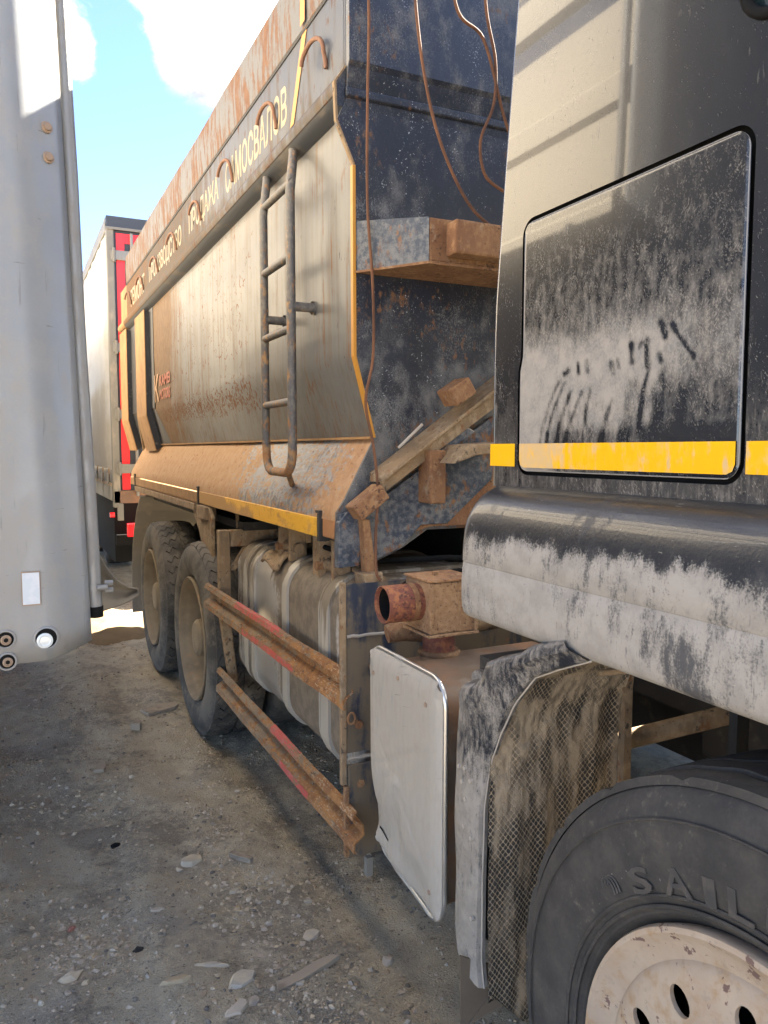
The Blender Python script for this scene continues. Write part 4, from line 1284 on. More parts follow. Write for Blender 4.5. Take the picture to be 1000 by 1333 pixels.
def liner_mat():
    m = mat('muddy_spray_mesh', (.30, .23, .15), .95, bump=.6, bscale=120, base2=(.34, .265, .175), layers=[L((.13, .10, .065), .95, (60, 60, 9), .50, .70, (('noise', 10, 3, .4),), .8)])
    nt = m.node_tree
    n, l = nt.nodes, nt.links
    bs = n['Principled BSDF']
    src = bs.inputs['Base Color'].links[0].from_socket
    at = n.new('ShaderNodeUVMap')
    at.uv_map = 'arc'
    sp_ = n.new('ShaderNodeSeparateXYZ')
    l.new(at.outputs[0], sp_.inputs[0])
    def ma(op, a, b=None):
        k = n.new('ShaderNodeMath')
        k.operation = op
        for i, x in enumerate((a, b)):
            if x is None:
                continue
            if isinstance(x, (int, float)):
                k.inputs[i].default_value = x
            else:
                l.new(x, k.inputs[i])
        return k.outputs[0]
    u = ma('MULTIPLY', sp_.outputs[0], 2 * PI / .0125)
    v = ma('MULTIPLY', sp_.outputs[1], 2 * PI / .0155)
    s = ma('ADD', ma('COSINE', u), ma('COSINE', v))
    hole = n.new('ShaderNodeMapRange')
    hole.interpolation_type = 'SMOOTHSTEP'
    hole.inputs[1].default_value = .25
    hole.inputs[2].default_value = .75
    l.new(ma('ABSOLUTE', s), hole.inputs[0])
    geo = n.new('ShaderNodeNewGeometry')
    mp_ = n.new('ShaderNodeMapping')
    mp_.inputs['Scale'].default_value = (22, 22, 6)
    l.new(geo.outputs['Position'], mp_.inputs['Vector'])
    tx = n.new('ShaderNodeTexNoise')
    tx.inputs['Scale'].default_value = 1
    tx.inputs['Detail'].default_value = 6
    l.new(mp_.outputs[0], tx.inputs['Vector'])
    sz = n.new('ShaderNodeSeparateXYZ')
    l.new(geo.outputs['Position'], sz.inputs[0])
    low = n.new('ShaderNodeMapRange')
    low.inputs[1].default_value = .95
    low.inputs[2].default_value = .45
    low.inputs[3].default_value = -.08
    low.inputs[4].default_value = .05
    l.new(sz.outputs[2], low.inputs[0])
    op = n.new('ShaderNodeMapRange')
    op.interpolation_type = 'SMOOTHSTEP'
    op.inputs[1].default_value = .36
    op.inputs[2].default_value = .56
    l.new(ma('ADD', tx.outputs['Fac'], low.outputs[0]), op.inputs[0])
    f = ma('MULTIPLY', hole.outputs[0], op.outputs[0])
    mx = n.new('ShaderNodeMix')
    mx.data_type = 'RGBA'
    l.new(f, mx.inputs[0])
    l.new(src, mx.inputs[6])
    mx.inputs[7].default_value = (.035, .029, .022, 1)
    l.new(mx.outputs[2], bs.inputs['Base Color'])
    bp = n.new('ShaderNodeBump')
    bp.inputs['Strength'].default_value = .7
    bp.inputs['Distance'].default_value = .004
    l.new(ma('SUBTRACT', 1.0, f), bp.inputs['Height'])
    l.new(bs.inputs['Normal'].links[0].from_socket, bp.inputs['Normal'])
    l.new(bp.outputs[0], bs.inputs['Normal'])
    return m


M['liner'] = liner_mat()
lo_ = P('mudguard_mesh_liner', lmb, M['liner'], smooth=180)
uvl = lo_.data.uv_layers.new(name='arc')
arcmap = {}
off = Vector(TL)
for p, u in zip(lv, luv):
    arcmap[(round(p[0] - off.x, 4), round(p[1] - off.y, 4), round(p[2], 4))] = u
for lp_ in lo_.data.loops:
    c = lo_.data.vertices[lp_.vertex_index].co
    uvl.data[lp_.index].uv = arcmap.get((round(c.x, 4), round(c.y, 4), round(c.z, 4)), (c.x, c.z))
# the plate beside the mesh and the torn flap beneath
P('liner_side_plate', MB().box(1.263, 1.285, 1.325, 1.345, .62, 1.10), M['tansteel'])
P('liner_gusset', MB().add([(1.19, 1.318, 1.085), (1.285, 1.318, 1.085), (1.285, 1.328, .985), (1.262, 1.328, .985)], [(0, 1, 2, 3)]), M['tansteel'], solid=.004)
P('liner_back', MB().box(.95, 1.30, 1.40, 1.46, .42, 1.08), M['dark'])
P('torn_flap', MB().add([(.872, 1.41, .41), (.985, 1.38, .36), (.98, 1.375, .288), (.885, 1.40, .245), (.872, 1.405, .23)], [(0, 1, 2, 3, 4)]), M['muddyflap'], solid=.006)

# ------------------------------------------------------------------ cab
CT = 3.05
def cab_x(y, z):
    return 1.0 + .010 * max(0, (z - 2.0)) ** 2 + .004 * max(0, 1.7 - z)
def cab_rear(z):
    return 1.503 - .105 * max(0, z - 1.85) - .0
HO = dict(y0=.822, y1=1.388, z0=1.503, z1=2.026, r=.028)
def hatch_y1(z):
    # small step in the rear edge of the hatch opening
    return -.010 / (1 + math.exp(-(z - 1.732) / .006))
def outline(grow, n=7):
    pts = []
    r = HO['r'] + grow
    for y, z in rrect(HO['y0'] - grow, HO['y1'] + grow, HO['z0'] - grow, HO['z1'] + grow, r, n):
        pts.append((y, z))
    # subdivide the long sides so that they can bend
    out = []
    m_ = len(pts)
    for i in range(m_):
        a, b = pts[i], pts[(i + 1) % m_]
        d = math.dist(a, b)
        k = max(1, int(d / .03))
        out += [(a[0] + (b[0] - a[0]) * t / k, a[1] + (b[1] - a[1]) * t / k) for t in range(k)]
    return [(y + (hatch_y1(z) if y > 1.3 else 0), z) for y, z in out]
bmc = bmesh.new()
def ring(pts):
    vs_ = [bmc.verts.new((cab_x(y, z) - TL[0], y - TL[1], z)) for y, z in pts]
    return [bmc.edges.new((vs_[i], vs_[(i + 1) % len(vs_)])) for i in range(len(vs_))]
outer = []
for z in np.linspace(1.466, CT, 24):
    outer.append((cab_rear(z) - .02, z))
for y in np.linspace(cab_rear(CT) - .02, -.9, 20)[1:]:
    outer.append((y, CT))
for z in np.linspace(CT, 1.466, 24)[1:]:
    outer.append((-.9, z))
for y in np.linspace(-.9, cab_rear(1.466) - .02, 30)[1:-1]:
    outer.append((y, 1.466))
win = [(y, z) for y, z in rrect(.02, .842, 2.172, 2.95, .055, 6)]
ee = ring(outer) + ring(outline(.0085)) + ring(win)
bmesh.ops.triangle_fill(bmc, edges=ee, use_beauty=True, use_dissolve=False)
bmesh.ops.subdivide_edges(bmc, edges=[e for e in bmc.edges if e.calc_length() > .25 and not e.is_boundary], cuts=1)
for v in bmc.verts:
    v.co.x = cab_x(v.co.y + TL[1], v.co.z) - TL[0]
bmesh.ops.recalc_face_normals(bmc, faces=bmc.faces)
me = bpy.data.meshes.new('cab_side')
bmc.to_mesh(me)
bmc.free()
me.materials.append(M['cab'])
me.polygons.foreach_set('use_smooth', [True] * len(me.polygons))
cs_ = bpy.data.objects.new('cab_side', me)
COL.objects.link(cs_)
cs_.parent = truck
# rounded rear corner and the rest of the shell
mb = MB().sweep([0, 1, 2, 3, 4, 5], list(np.linspace(1.466, CT, 24)), lambda p, z: (cab_x(0, z) + .02 * (1 - math.cos(p / 5 * PI / 2)), cab_rear(z) - .02 + .02 * math.sin(p / 5 * PI / 2), z))
P('cab_corner', mb, M['cab'], smooth=60)
P('cab_rear_wall', MB().sweep([1.02, 2 * CX - 1.0], list(np.linspace(1.2, CT, 10)), lambda p, z: (p + .01 * max(0, z - 2) ** 2, cab_rear(z), z)), M['cab'])
P('cab_roof', MB().box(1.012, 2 * CX - 1.0, -.9, 1.37, CT, CT + .03), M['cab'])
P('cab_far_side', MB().box(2 * CX - 1.02, 2 * CX - 1.0, -.9, 1.40, 1.2, CT), M['cab'])
P('cab_front', MB().box(1.01, 2 * CX - 1.0, -.93, -.9, .6, CT), M['cab'])
P('cab_floor', MB().box(1.05, 2 * CX - 1.05, -.9, 1.48, 1.20, 1.23), M['dark'])
P('window_glass', MB().box(1.012, 1.018, .0, .86, 2.15, 2.97), M['glass'])
P('window_seal', MB().tube([(cab_x(y, z) - .001, y, z) for y, z in win] + [(cab_x(win[0][0], win[0][1]) - .001,) + win[0]], .009, 8, caps=False), M['seal'], smooth=60)
P('hatch_seal', MB().box(1.020, 1.026, .78, 1.43, 1.475, 2.06), M['seal'])
# hatch: dense sheet that carries a wiped-dust attribute
NH, MH = 150, 130
hv, dustv = [], []
strokes = []
def px2(u, v):
    """finger smears were measured on the hatch as (share from the rear edge, height share)"""
    return u, v
# each smear: start (y, z), end (y, z), width, depth
for a in ((1.255, 1.685, 1.315, 1.555, .010, .8), (1.238, 1.680, 1.295, 1.555, .009, .9), (1.218, 1.662, 1.262, 1.555, .010, .8), (1.185, 1.66, 1.232, 1.56, .009, .7),
          (1.238, 1.700, 1.225, 1.705, .010, 1.0), (1.198, 1.715, 1.196, 1.700, .010, 1.0), (1.172, 1.718, 1.170, 1.700, .009, 1.0), (1.16, 1.665, 1.175, 1.60, .008, .6),
          (1.105, 1.708, 1.10, 1.690, .010, .9), (1.088, 1.712, 1.085, 1.698, .008, .9), (1.055, 1.735, 1.052, 1.705, .010, 1.1), (1.03, 1.735, 1.035, 1.728, .009, .9), (1.018, 1.738, 1.014, 1.695, .011, 1.1), (.99, 1.712, .985, 1.70, .009, 1.0),
          (.988, 1.765, .978, 1.74, .010, 1.1), (.962, 1.758, .955, 1.748, .009, 1.0), (.955, 1.748, .915, 1.70, .006, .9),
          (1.05, 1.665, 1.075, 1.55, .018, .42), (1.01, 1.69, 1.03, 1.59, .008, .8), (.975, 1.68, .985, 1.56, .020, .42), (.935, 1.64, .94, 1.56, .018, .42), (1.10, 1.64, 1.13, 1.56, .010, .6)):
    strokes.append(a)
def seg_d(py, pz, a):
    ay, az, by, bz = a[:4]
    vy, vz = by - ay, bz - az
    t = np.clip(((py - ay) * vy + (pz - az) * vz) / max(1e-9, vy * vy + vz * vz), 0, 1)
    bow = 2.6 * (pz - az) * (pz - bz) if abs(vz) > .06 else 0
    return np.hypot(py - ay - t * vy + bow, pz - az - t * vz)
def dust_at(y, z):
    d = -.05 + .32 * np.clip((1.96 - z) / .20, 0, 1) + .10 * np.clip((1.78 - z) / .05, 0, 1)
    band = math.exp(-((z - 1.715 - .05 * (1.1 - y)) / .06) ** 2)
    d += .62 * band * (1 if y > 1.0 else max(.10, 1 - (1.0 - y) / .10))
    d += .55 * np.clip((y - 1.26) / .10, 0, 1) * np.clip((1.78 - z) / .06, 0, 1)
    d += .28 * np.clip((y - 1.0) / .1, 0, 1) * np.clip((1.70 - z) / .05, 0, 1)
    d -= .22 * np.clip((1.02 - y) / .10, 0, 1) * np.clip((1.70 - z) / .06, 0, 1)
    d -= .40 * np.clip((1.600 - z) / .02, 0, 1) * np.clip((1.30 - y) / .05, 0, 1)
    d += .25 * math.exp(-((y - 1.09) / .02) ** 2 - ((z - 1.62) / .05) ** 2)
    w = 0
    for a in strokes:
        w = max(w, a[5] * math.exp(-(seg_d(y, z, a) / (a[4] * .70)) ** 2.4))
    return d - 1.15 * w * (.75 + .5 * mnoise.noise(Vector((y * 60, z * 40, 4))))
HY0, HY1, HZ0, HZ1, HR = HO['y0'], HO['y1'], HO['z0'], HO['z1'], HO['r']
for j in range(MH + 1):
    for i in range(NH + 1):
        y, z = HY0 + (HY1 - HY0) * i / NH, HZ0 + (HZ1 - HZ0) * j / MH
        for cy_, sy_ in ((HY0 + HR, -1), (HY1 - HR, 1)):
            for cz_, sz_ in ((HZ0 + HR, -1), (HZ1 - HR, 1)):
                if (y - cy_) * sy_ > 0 and (z - cz_) * sz_ > 0:
                    d = math.hypot(y - cy_, z - cz_)
                    k = max(abs(y - cy_), abs(z - cz_)) / d
                    y, z = cy_ + (y - cy_) * k, cz_ + (z - cz_) * k
        if y > 1.2:
            y += hatch_y1(z) * (y - 1.2) / .188
        e = min(y - HY0, HY1 + (hatch_y1(z)) - y, z - HZ0, HZ1 - z)
        x = cab_x(y, z) - .002 + (.003 * (1 - e / .004) ** 2 if e < .004 else 0)
        hv.append((x - TL[0], y - TL[1], z))
        dustv.append(float(dust_at(y, z)))
hf = [(j * (NH + 1) + i, j * (NH + 1) + i + 1, (j + 1) * (NH + 1) + i + 1, (j + 1) * (NH + 1) + i) for j in range(MH) for i in range(NH)]
me = bpy.data.meshes.new('storage_hatch')
me.from_pydata(hv, [], hf)
at = me.attributes.new('dust', 'FLOAT', 'POINT')
at.data.foreach_set('value', dustv)
me.polygons.foreach_set('use_smooth', [True] * len(me.polygons))
me.materials.append(M['hatch'])
hatch = bpy.data.objects.new('storage_hatch', me)
COL.objects.link(hatch)
hatch.parent = truck
mb = MB()
rim_o = outline(-.001)
rim_pts = [(cab_x(y, z) - .0005, y, z) for y, z in rim_o]
P('hatch_edge', MB().tube(rim_pts + rim_pts[:1], .0011, 5, caps=False), M['hatchedge'], parent=hatch, smooth=60)
def tape(y0, y1, z0=1.5125, z1=1.5625, x=-.0035, parent=truck, r=0):
    mb = MB()
    pts = [(y0, z0 + r), (y0, z1), (y1, z1), (y1, z0 + r)]
    if r:
        pts = [(y0 + r, z0), (y0 + .3 * r, z0 + .3 * r), (y0, z0 + r), (y0, z1), (y1, z1), (y1, z0 + r), (y1 - .3 * r, z0 + .3 * r), (y1 - r, z0)]
    mb.add([(1.0 + x, y, z) for y, z in pts], [tuple(range(len(pts)))])
    P('yellow_stripe', mb, M['stripe'], parent=parent)
tape(1.401, 1.497)
tape(.8265, 1.3835, 1.511, 1.5625, x=-.0042, r=.016)
tape(-.5, .808)
# recess under the hatch closes the sill
# --- skirt below the cab
kp = [(1.03, 1.470), (1.0, 1.468), (.985, 1.4645), (.968, 1.457), (.950, 1.446), (.934, 1.431), (.921, 1.412), (.911, 1.390), (.905, 1.365), (.902, 1.335), (.901, 1.302), (.9035, 1.2985), (.9015, 1.295), (.899, 1.26), (.899, 1.22), (.901, 1.196), (.905, 1.184), (.914, 1.176), (.93, 1.173), (1.10, 1.175)]
ty = list(np.linspace(-.6, 1.40, 40)) + [1.5 - .055 + .055 * math.sin(a) for a in np.linspace(0, PI / 2, 9)]
def skirt_fn(p, t):
    x, z = p
    r = .055
    if t > 1.5 - r:
        k = (t - (1.5 - r)) / r
        ins = r * (1 - math.sqrt(max(0, 1 - k * k)))
        x = x + ins * (1 if x < 1.0 else 0)
        if z > 1.40:
            z -= ins * .35
    return (x + .003 * mnoise.noise(Vector((t * 3, z * 4, 8))), t, z)
mb = MB().sweep(kp, ty, skirt_fn)
m_ = len(kp)
mb.f.append(tuple(range(len(mb.v) - m_, len(mb.v))))
P('cab_skirt', mb, M['skirt'], smooth=50)
P('skirt_gap', MB().box(1.002, 1.05, -.6, 1.48, 1.455, 1.474), M['seal'])
P('skirt_clip', MB().box(.96, .99, 1.50, 1.515, 1.27, 1.315), M['galv'], bevel=.003)
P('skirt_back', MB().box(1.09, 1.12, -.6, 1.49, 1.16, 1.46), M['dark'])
# --- things seen above the front wheel
P('steering_tube', MB().tube([(1.20, 1.476, .79), (1.345, 1.404, .834), (1.563, 1.296, .897), (1.75, 1.204, .96), (2.0, 1.08, 1.09)], .024, 14), M['tansteel'], smooth=50)
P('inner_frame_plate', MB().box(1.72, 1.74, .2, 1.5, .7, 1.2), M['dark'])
P('hanger_strap', MB().box(1.30, 1.335, 1.05, 1.07, .8, 1.19), M['dark'])
P('hanger_strap', MB().box(1.26, 1.30, .78, .80, .95, 1.19), M['dark'])
P('hanger_strap', MB().prism([(1.20, 1.17), (1.28, 1.17), (1.27, 1.02), (1.24, .99), (1.21, 1.03)], 'y', .70, .715), M['tansteel'])
for pts in ([(1.22, 1.15, 1.15), (1.19, 1.10, 1.13), (1.16, 1.12, 1.10), (1.20, 1.14, 1.075), (1.27, 1.10, 1.10), (1.30, 1.05, 1.16)],
            [(1.30, 1.08, 1.16), (1.27, 1.05, 1.12), (1.29, 1.02, 1.075), (1.25, 1.0, 1.06)],
            [(1.05, 1.18, 1.10), (1.12, 1.15, 1.105), (1.17, 1.12, 1.085)]):
    P('air_hose', MB().tube(pts, .007, 8), M['tansteel'], smooth=60)
P('hose_fitting', MB().tube([(1.155, 1.13, 1.115), (1.19, 1.11, 1.155)], [.02, .013], 10), M['tansteel'], smooth=50)
P('spring_bracket', MB().box(1.30, 1.45, .55, .80, .75, 1.08), M['dark'], bevel=.02)

# ------------------------------------------------------------------ wire cables hanging down the bed front
def spline(pts, n=8):
    out = []
    p = [Vector(q) for q in pts]
    for i in range(len(p) - 1):
        a, b, c, d = p[max(i - 1, 0)], p[i], p[i + 1], p[min(i + 2, len(p) - 1)]
        for k in range(n):
            t = k / n
            out.append(.5 * ((2 * b) + (c - a) * t + (2 * a - 5 * b + 4 * c - d) * t * t + (3 * b - a - 3 * c + d) * t ** 3))
    out.append(p[-1])
    return out
cables = [
    ('rusty wire cable hanging down the whole bed front beside its yellow edge', [(.985, 2.20, 3.25), (1.012, 2.20, 2.90), (1.008, 2.20, 2.60), (1.012, 2.21, 2.30), (1.025, 2.20, 2.05), (1.03, 2.21, 1.84), (1.00, 2.2, 1.70), (1.022, 2.19, 1.56), (1.03, 2.175, 1.42), (1.018, 2.165, 1.29), (1.017, 2.16, 1.17), (1.03, 2.155, 1.14)]),
    ('rusty wire cable slanting from the bed top to the rusty beam bracket', [(1.10, 2.10, 3.24), (1.105, 2.08, 2.88), (1.13, 2.06, 2.63), (1.18, 2.05, 2.45), (1.262, 2.04, 2.30), (1.345, 2.03, 2.23), (1.42, 2.0, 2.19)]),
    ('thin rusty cable crossing the bed front high up, nearest the cab', [(1.20, 2.06, 3.2), (1.225, 2.05, 2.86), (1.325, 2.05, 2.78), (1.40, 2.05, 2.575), (1.46, 2.05, 2.45)]),
    ('rusty cable looping down in a slack curve next to the cab edge', [(1.325, 2.06, 3.2), (1.33, 2.05, 2.89), (1.367, 2.05, 2.73), (1.363, 2.05, 2.60), (1.318, 2.05, 2.49), (1.328, 2.05, 2.40), (1.372, 2.05, 2.36), (1.47, 2.05, 2.33)]),
]
for lab, pts in cables:
    o = obj('wire_cable', MB().tube(spline(pts), .0048, 8), M['cable'], smooth=60)
    tag(o, lab, 'cable', 'cables hanging on the bed front')

# ------------------------------------------------------------------ grey trailer at the left
GL = (-1.0, 6.0, 0)
gt = thing('grey_trailer', GL, 'grey trailer with its front corner panel, pipe and round lamp close on the left', 'trailer')
def G(name, mb, m, **k):
    return obj(name, mb, m, gt, **k)
def crease(z):
    return .085 - .0325 * (z - 1.05)
def edge_r(z):
    return .163 - .0242 * (z - 1.07)
zs = list(np.linspace(1.05, 3.62, 44))
pp = []
for s in np.linspace(0, 1, 4):
    pp.append(('f', s))
for s in np.linspace(0, 1, 9):
    pp.append(('c', s))
for s in np.linspace(.1, 1, 4):
    pp.append(('r', s))
def front_fn(p, z):
    k, s = p
    c, e = crease(z), edge_r(z)
    if k == 'f':
        x, y = -2.35 + (c - .03 + 2.35) * s, 1.955
    elif k == 'c':
        x, y = c - .03 + .06 * s, 1.955 + .022 * s * s
    else:
        x, y = c + .03 + (e - c - .03) * s, 1.977 + .044 * s
    zz = z + .024 * max(0, min(1, (x - .045) / .118)) * max(0, 1 - (z - 1.05) / .25)
    return (x, y, zz)
G('front_panel', MB().sweep(pp, zs, front_fn), M['greytrailer'], smooth=60, solid=.004)
# side wall: sheet with long mouldings and an open slot below the top rail
def flank(z):
    return edge_r(z) - .012
prof = []
for z, d in ((1.05, 0), (1.30, 0), (1.32, -.012), (1.42, -.012), (1.44, 0), (2.28, 0), (2.30, -.02), (2.40, -.02), (2.42, 0), (2.72, 0), (2.74, -.022), (2.83, -.022), (2.85, 0), (3.10, 0)):
    prof.append((flank(z) - d - .02, z))
G('side_wall', MB().sweep(prof, [2.035, 4, 7, 10, 13.5], lambda p, t: (p[0], t, p[1])), M['flank'])
G('top_rail', MB().box(flank(3.3) - .07, flank(3.3) - .01, 2.03, 13.5, 3.22, 3.36), M['flank'])
G('side_bounce_board', MB().box(flank(3.5) - .06, flank(3.5) - .01, 2.03, 13.5, 3.44, 3.98), M['flank'])  # out of view, built up tall to bounce more sun into the lane
for y in (2.06, 4.3, 6.6, 8.9, 11.2, 13.4):
    G('side_post', MB().box(flank(3.2) - .06, flank(3.2) - .012, y - .04, y + .04, 3.10, 3.44), M['flank'])
G('far_side_wall', MB().box(-2.35, -2.32, 2.0, 13.5, 1.05, 3.1), M['greytrailer'])
G('rear_wall', MB().box(-2.32, .08, 13.47, 13.5, 1.05, 3.44), M['greytrailer'])
G('trailer_floor', MB().box(-2.3, .11, 2.03, 13.4, 1.08, 1.18), M['dark'])
for x in (-1.5, -.75):
    G('chassis_beam', MB().box(x - .06, x + .06, 2.3, 13.3, .75, 1.08), M['dark'])
for y in (9.2, 10.5, 11.8):
    for x in (-.47, -1.98):
        w_ = lugs(tyre_lathe(.5, .29, .3, (x - .15, y, .49), 40), (x - .15, y, .49), .5, .3, 40)
        G('wheel', w_, M['tyre'], smooth=32)
    G('axle', MB().tube([(-2.0, y, .49), (-.3, y, .49)], .07, 10), M['dark'], smooth=50)
for x in (-.62, -1.6):
    G('landing_leg', MB().box(x - .06, x + .06, 4.4, 4.52, .04, 1.08).box(x - .15, x + .15, 4.33, 4.59, .0, .04), M['dark'], bevel=.008)
# pipe at the corner
pz = [(1.155, .193), (1.4, .187), (1.8, .1745), (2.2, .168), (2.6, .156), (3.0, .147), (3.5, .136)]
G('corner_pipe', MB().tube([(x - .0155, 2.040, z) for z, x in pz], [.0165, .0165, .016, .0155, .015, .0145, .014], 14), M['galv'], smooth=50)
G('pipe_foot', MB().tube([(.1785, 2.040, 1.156), (.1795, 2.040, 1.128)], [.0175, .016], 14), M['seal'], smooth=50)
G('pipe_clamp', MB().tube([(.180, 2.020, 1.205), (.205, 2.022, 1.205)], .007, 8).lathe([(.0195, -.008), (.0195, .008)], (.1765, 2.040, 1.205), (0, 0, 1), 20), M['galv'], smooth=50)
for z in (1.214, 1.196):
    G('clamp_bolt', MB().tube([(.200, 2.034, z), (.220, 2.032, z)], .007, 6), M['galv'])
# rivet bolts, lamp, plugs and sticker
def on_panel(x, z):
    c = crease(z)
    if x < c - .03:
        return 1.955
    if x < c + .03:
        t = (x - c + .03) / .06
        return 1.955 + .022 * t * t
    return 1.977 + .044 * (x - c - .03) / (edge_r(z) - c - .03)
for x, z in ((.098, 2.289), (.0995, 2.222)):
    y = on_panel(x, z)
    b = MB().lathe([(.0135, 0), (.0135, -.004), (.009, -.006), (.008, -.012), (0, -.012)], (x, y - .002, z), (-.35, 1, 0), 12)
    G('panel_bolt', b, M['bolt'], smooth=40)
def plug(name, x, z, r, m, inset):
    y = on_panel(x, z) - .003
    G('hole_rim', MB().lathe([(r + .004, .002), (r + .003, -.002), (r, -.003), (r - .002, -.0005)], (x, y, z), (0, 1, 0), 28), M['greytrailer'], smooth=40)
    G('hole_dark', MB().lathe([(0, -.0008), (r - .001, -.0008)], (x, y - .0005, z), (0, 1, 0), 24), M['seal'])
    q = .74 if name == 'round_lamp' else .62
    dx, dz = (-.0035, -.005) if name == 'round_lamp' else (.001, -.001)
    o = G(name, MB().lathe([(r * q, -.001), (r * q * .98, -.004), (r * q * .72, -.0055), (r * q * .62, -.004), (r * q * .5, -.004), (0, -.0065 if name == 'round_lamp' else -.0035)], (x + dx, y - .001, z + dz), (0, 1, 0), 24), m, smooth=40)
    if name != 'round_lamp':
        obj('bolt_socket', MB().lathe([(0, -.0062), (r * .26, -.0062), (r * .30, -.003)], (x + dx, y - .001, z + dz), (0, 1, 0), 6), M['seal'], o)
plug('round_lamp', .0585, 1.106, .0245, M['cliplamp'], -.002)
plug('hole_plug', -.028, 1.112, .019, M['bolt'], 0)
plug('hole_plug', -.026, 1.060, .018, M['bolt'], 0)
G('sticker', MB().box(.0115, .048, 1.9485, 1.9505, 1.19, 1.264), M['sticker'])
G('sticker_rim', MB().box(.0095, .050, 1.9506, 1.9528, 1.187, 1.267), M['bolt'])
# rubber flap behind the pipe
fl = MB()
fa = [(.16, 1.26), (.205, 1.24), (.245, 1.206), (.275, 1.15), (.30, 1.118), (.335, 1.095), (.368, 1.083)]
fb_ = [(.16, 1.03), (.205, 1.025), (.243, 1.022), (.275, 1.03), (.30, 1.036), (.335, 1.048), (.366, 1.068)]
for (xa, za), (xb, zb) in zip(fa, fb_):
    for k in range(6):
        t = k / 5
        fl.v.append((xa + (xb - xa) * t, 2.62 + .05 * math.sin(t * PI) + .10 * (xa - .16), za + (zb - za) * t))
for j in range(len(fa) - 1):
    for i in range(5):
        a = j * 6 + i
        fl.f.append((a, a + 1, a + 7, a + 6))
G('mud_flap', fl, M['rubberflap'], smooth=60, solid=.006)

# ------------------------------------------------------------------ curtain trailer behind
FL = (2.2, 15, 0)
ct = thing('curtain_trailer', FL, 'white curtain sided trailer with red and dark rear doors behind the truck', 'trailer')
def T(name, mb, m, **k):
    return obj(name, mb, m, ct, **k)
FY = 8.6
n = 60
T('curtain', MB().sweep(list(np.linspace(0, 1, n)), [1.33, 2, 3, 3.82], lambda p, z: (.972 + .008 * math.sin(p * 150), FY + .09 + 13 * p, z)), M['curtain'], smooth=60)
T('roof_edge', MB().box(.955, 1.02, FY + .06, 21.8, 3.82, 3.955), M['trailergrey'], bevel=.01)
T('roof', MB().box(.98, 3.46, FY + .06, 21.8, 3.93, 3.97), M['trailergrey'])
T('trailer_side_sill', MB().box(.955, 1.0, FY + .06, 21.8, 1.0, 1.16), M['trailergrey'])
T('sill_strip', MB().box(.950, .96, FY + .08, 21.8, 1.155, 1.19), M['wood'])
T('sill_backing', MB().box(.985, 1.0, FY + .08, 21.8, 1.16, 1.335), M['trailergrey'])  # frame-grey strip set back between sill and curtain
for k in range(10):
    y = FY + .35 + k * .62
    s_ = T('curtain_strap', MB().box(.955, .963, y - .025, y + .025, 1.0, 1.345), M['tanstrip'])
    obj('buckle', MB().box(.940, .956, y - .05, y + .05, 1.17, 1.29), M['galv'], s_, bevel=.01)
T('door_panel', MB().box(1.02, 3.42, FY + .03, FY + .09, 1.1, 3.93), M['trailerblack'])
T('corner_post', MB().box(.962, 1.035, FY, FY + .10, .93, 3.90), M['trailergrey'], bevel=.008)
T('corner_post', MB().box(3.385, 3.458, FY, FY + .10, .93, 3.90), M['trailergrey'], bevel=.008)
T('rear_header', MB().box(.962, 3.458, FY - .01, FY + .10, 3.84, 3.965), M['trailerblack'], bevel=.008)
T('header_lip', MB().box(.955, 3.465, FY - .02, FY - .008, 3.825, 3.85), M['trailergrey'])
T('red_tape_strip', MB().box(1.06, 1.14, FY + .02, FY + .028, 1.12, 3.80), M['redtape'])
T('red_tape_strip', MB().box(1.142, 3.36, FY + .02, FY + .028, 3.70, 3.80), M['redtape'])
T('red_tape_strip', MB().box(3.30, 3.36, FY + .02, FY + .028, 1.12, 3.718), M['redtape'])
for z in (3.57, 2.62, 1.92, 1.345):
    h_ = T('door_hinge', MB().box(1.0, 1.30, FY - .012, FY + .016, z - .05, z + .05), M['galv'], bevel=.006)
    obj('hinge_knuckle', MB().tube([(1.03, FY - .012, z - .07), (1.03, FY - .012, z + .07)], .018, 8), M['trailergrey'], h_, smooth=50)
T('lock_rod', MB().tube([(1.21, FY - .01, 1.05), (1.21, FY - .01, 3.8)], .017, 10), M['galv'], smooth=50)
T('rear_sill', MB().box(.965, 3.455, FY, FY + .09, .975, 1.11), M['trailerrust'], bevel=.006)
T('post_foot', MB().box(1.0, 1.06, FY - .005, FY + .05, .79, .972), M['trailergrey'], bevel=.006)
T('side_marker', MB().tube([(.95, FY + .3, .83), (1.0, FY + .3, .83)], .03, 12), M['redlamp'], smooth=50)
T('rear_bumper', MB().box(1.0, 3.42, FY + .18, FY + .28, .50, .62), M['seal'], bevel=.01)
T('tail_lamp', MB().box(1.10, 1.42, FY + .08, FY + .16, .60, .745), M['redlamp'], bevel=.012)
T('tail_lamp', MB().box(2.98, 3.30, FY + .08, FY + .16, .60, .745), M['redlamp'], bevel=.012)
T('side_skirt', MB().box(1.0, 1.03, FY + .36, 20, .30, .998), M['seal'])
T('rear_plate', MB().box(1.0, 3.38, FY + .32, FY + .35, .30, .98), M['seal'])
T('trailer_chassis', MB().box(1.7, 2.7, FY + .4, 21, .7, 1.0), M['dark'])
T('reflector_block', MB().box(1.20, 1.26, FY + .12, FY + .17, .28, .46), M['galv'])
for y in (11.0, 12.3, 13.6):
    for x in (1.1, 3.0):
        T('wheel', tyre_lathe(.5, .29, .33, (x, y, .49), 40), M['tyre'], smooth=32)
T('front_stand', MB().box(1.5, 1.62, 19.5, 19.62, -.02, .95).box(2.8, 2.92, 19.5, 19.62, -.02, .95), M['dark'])

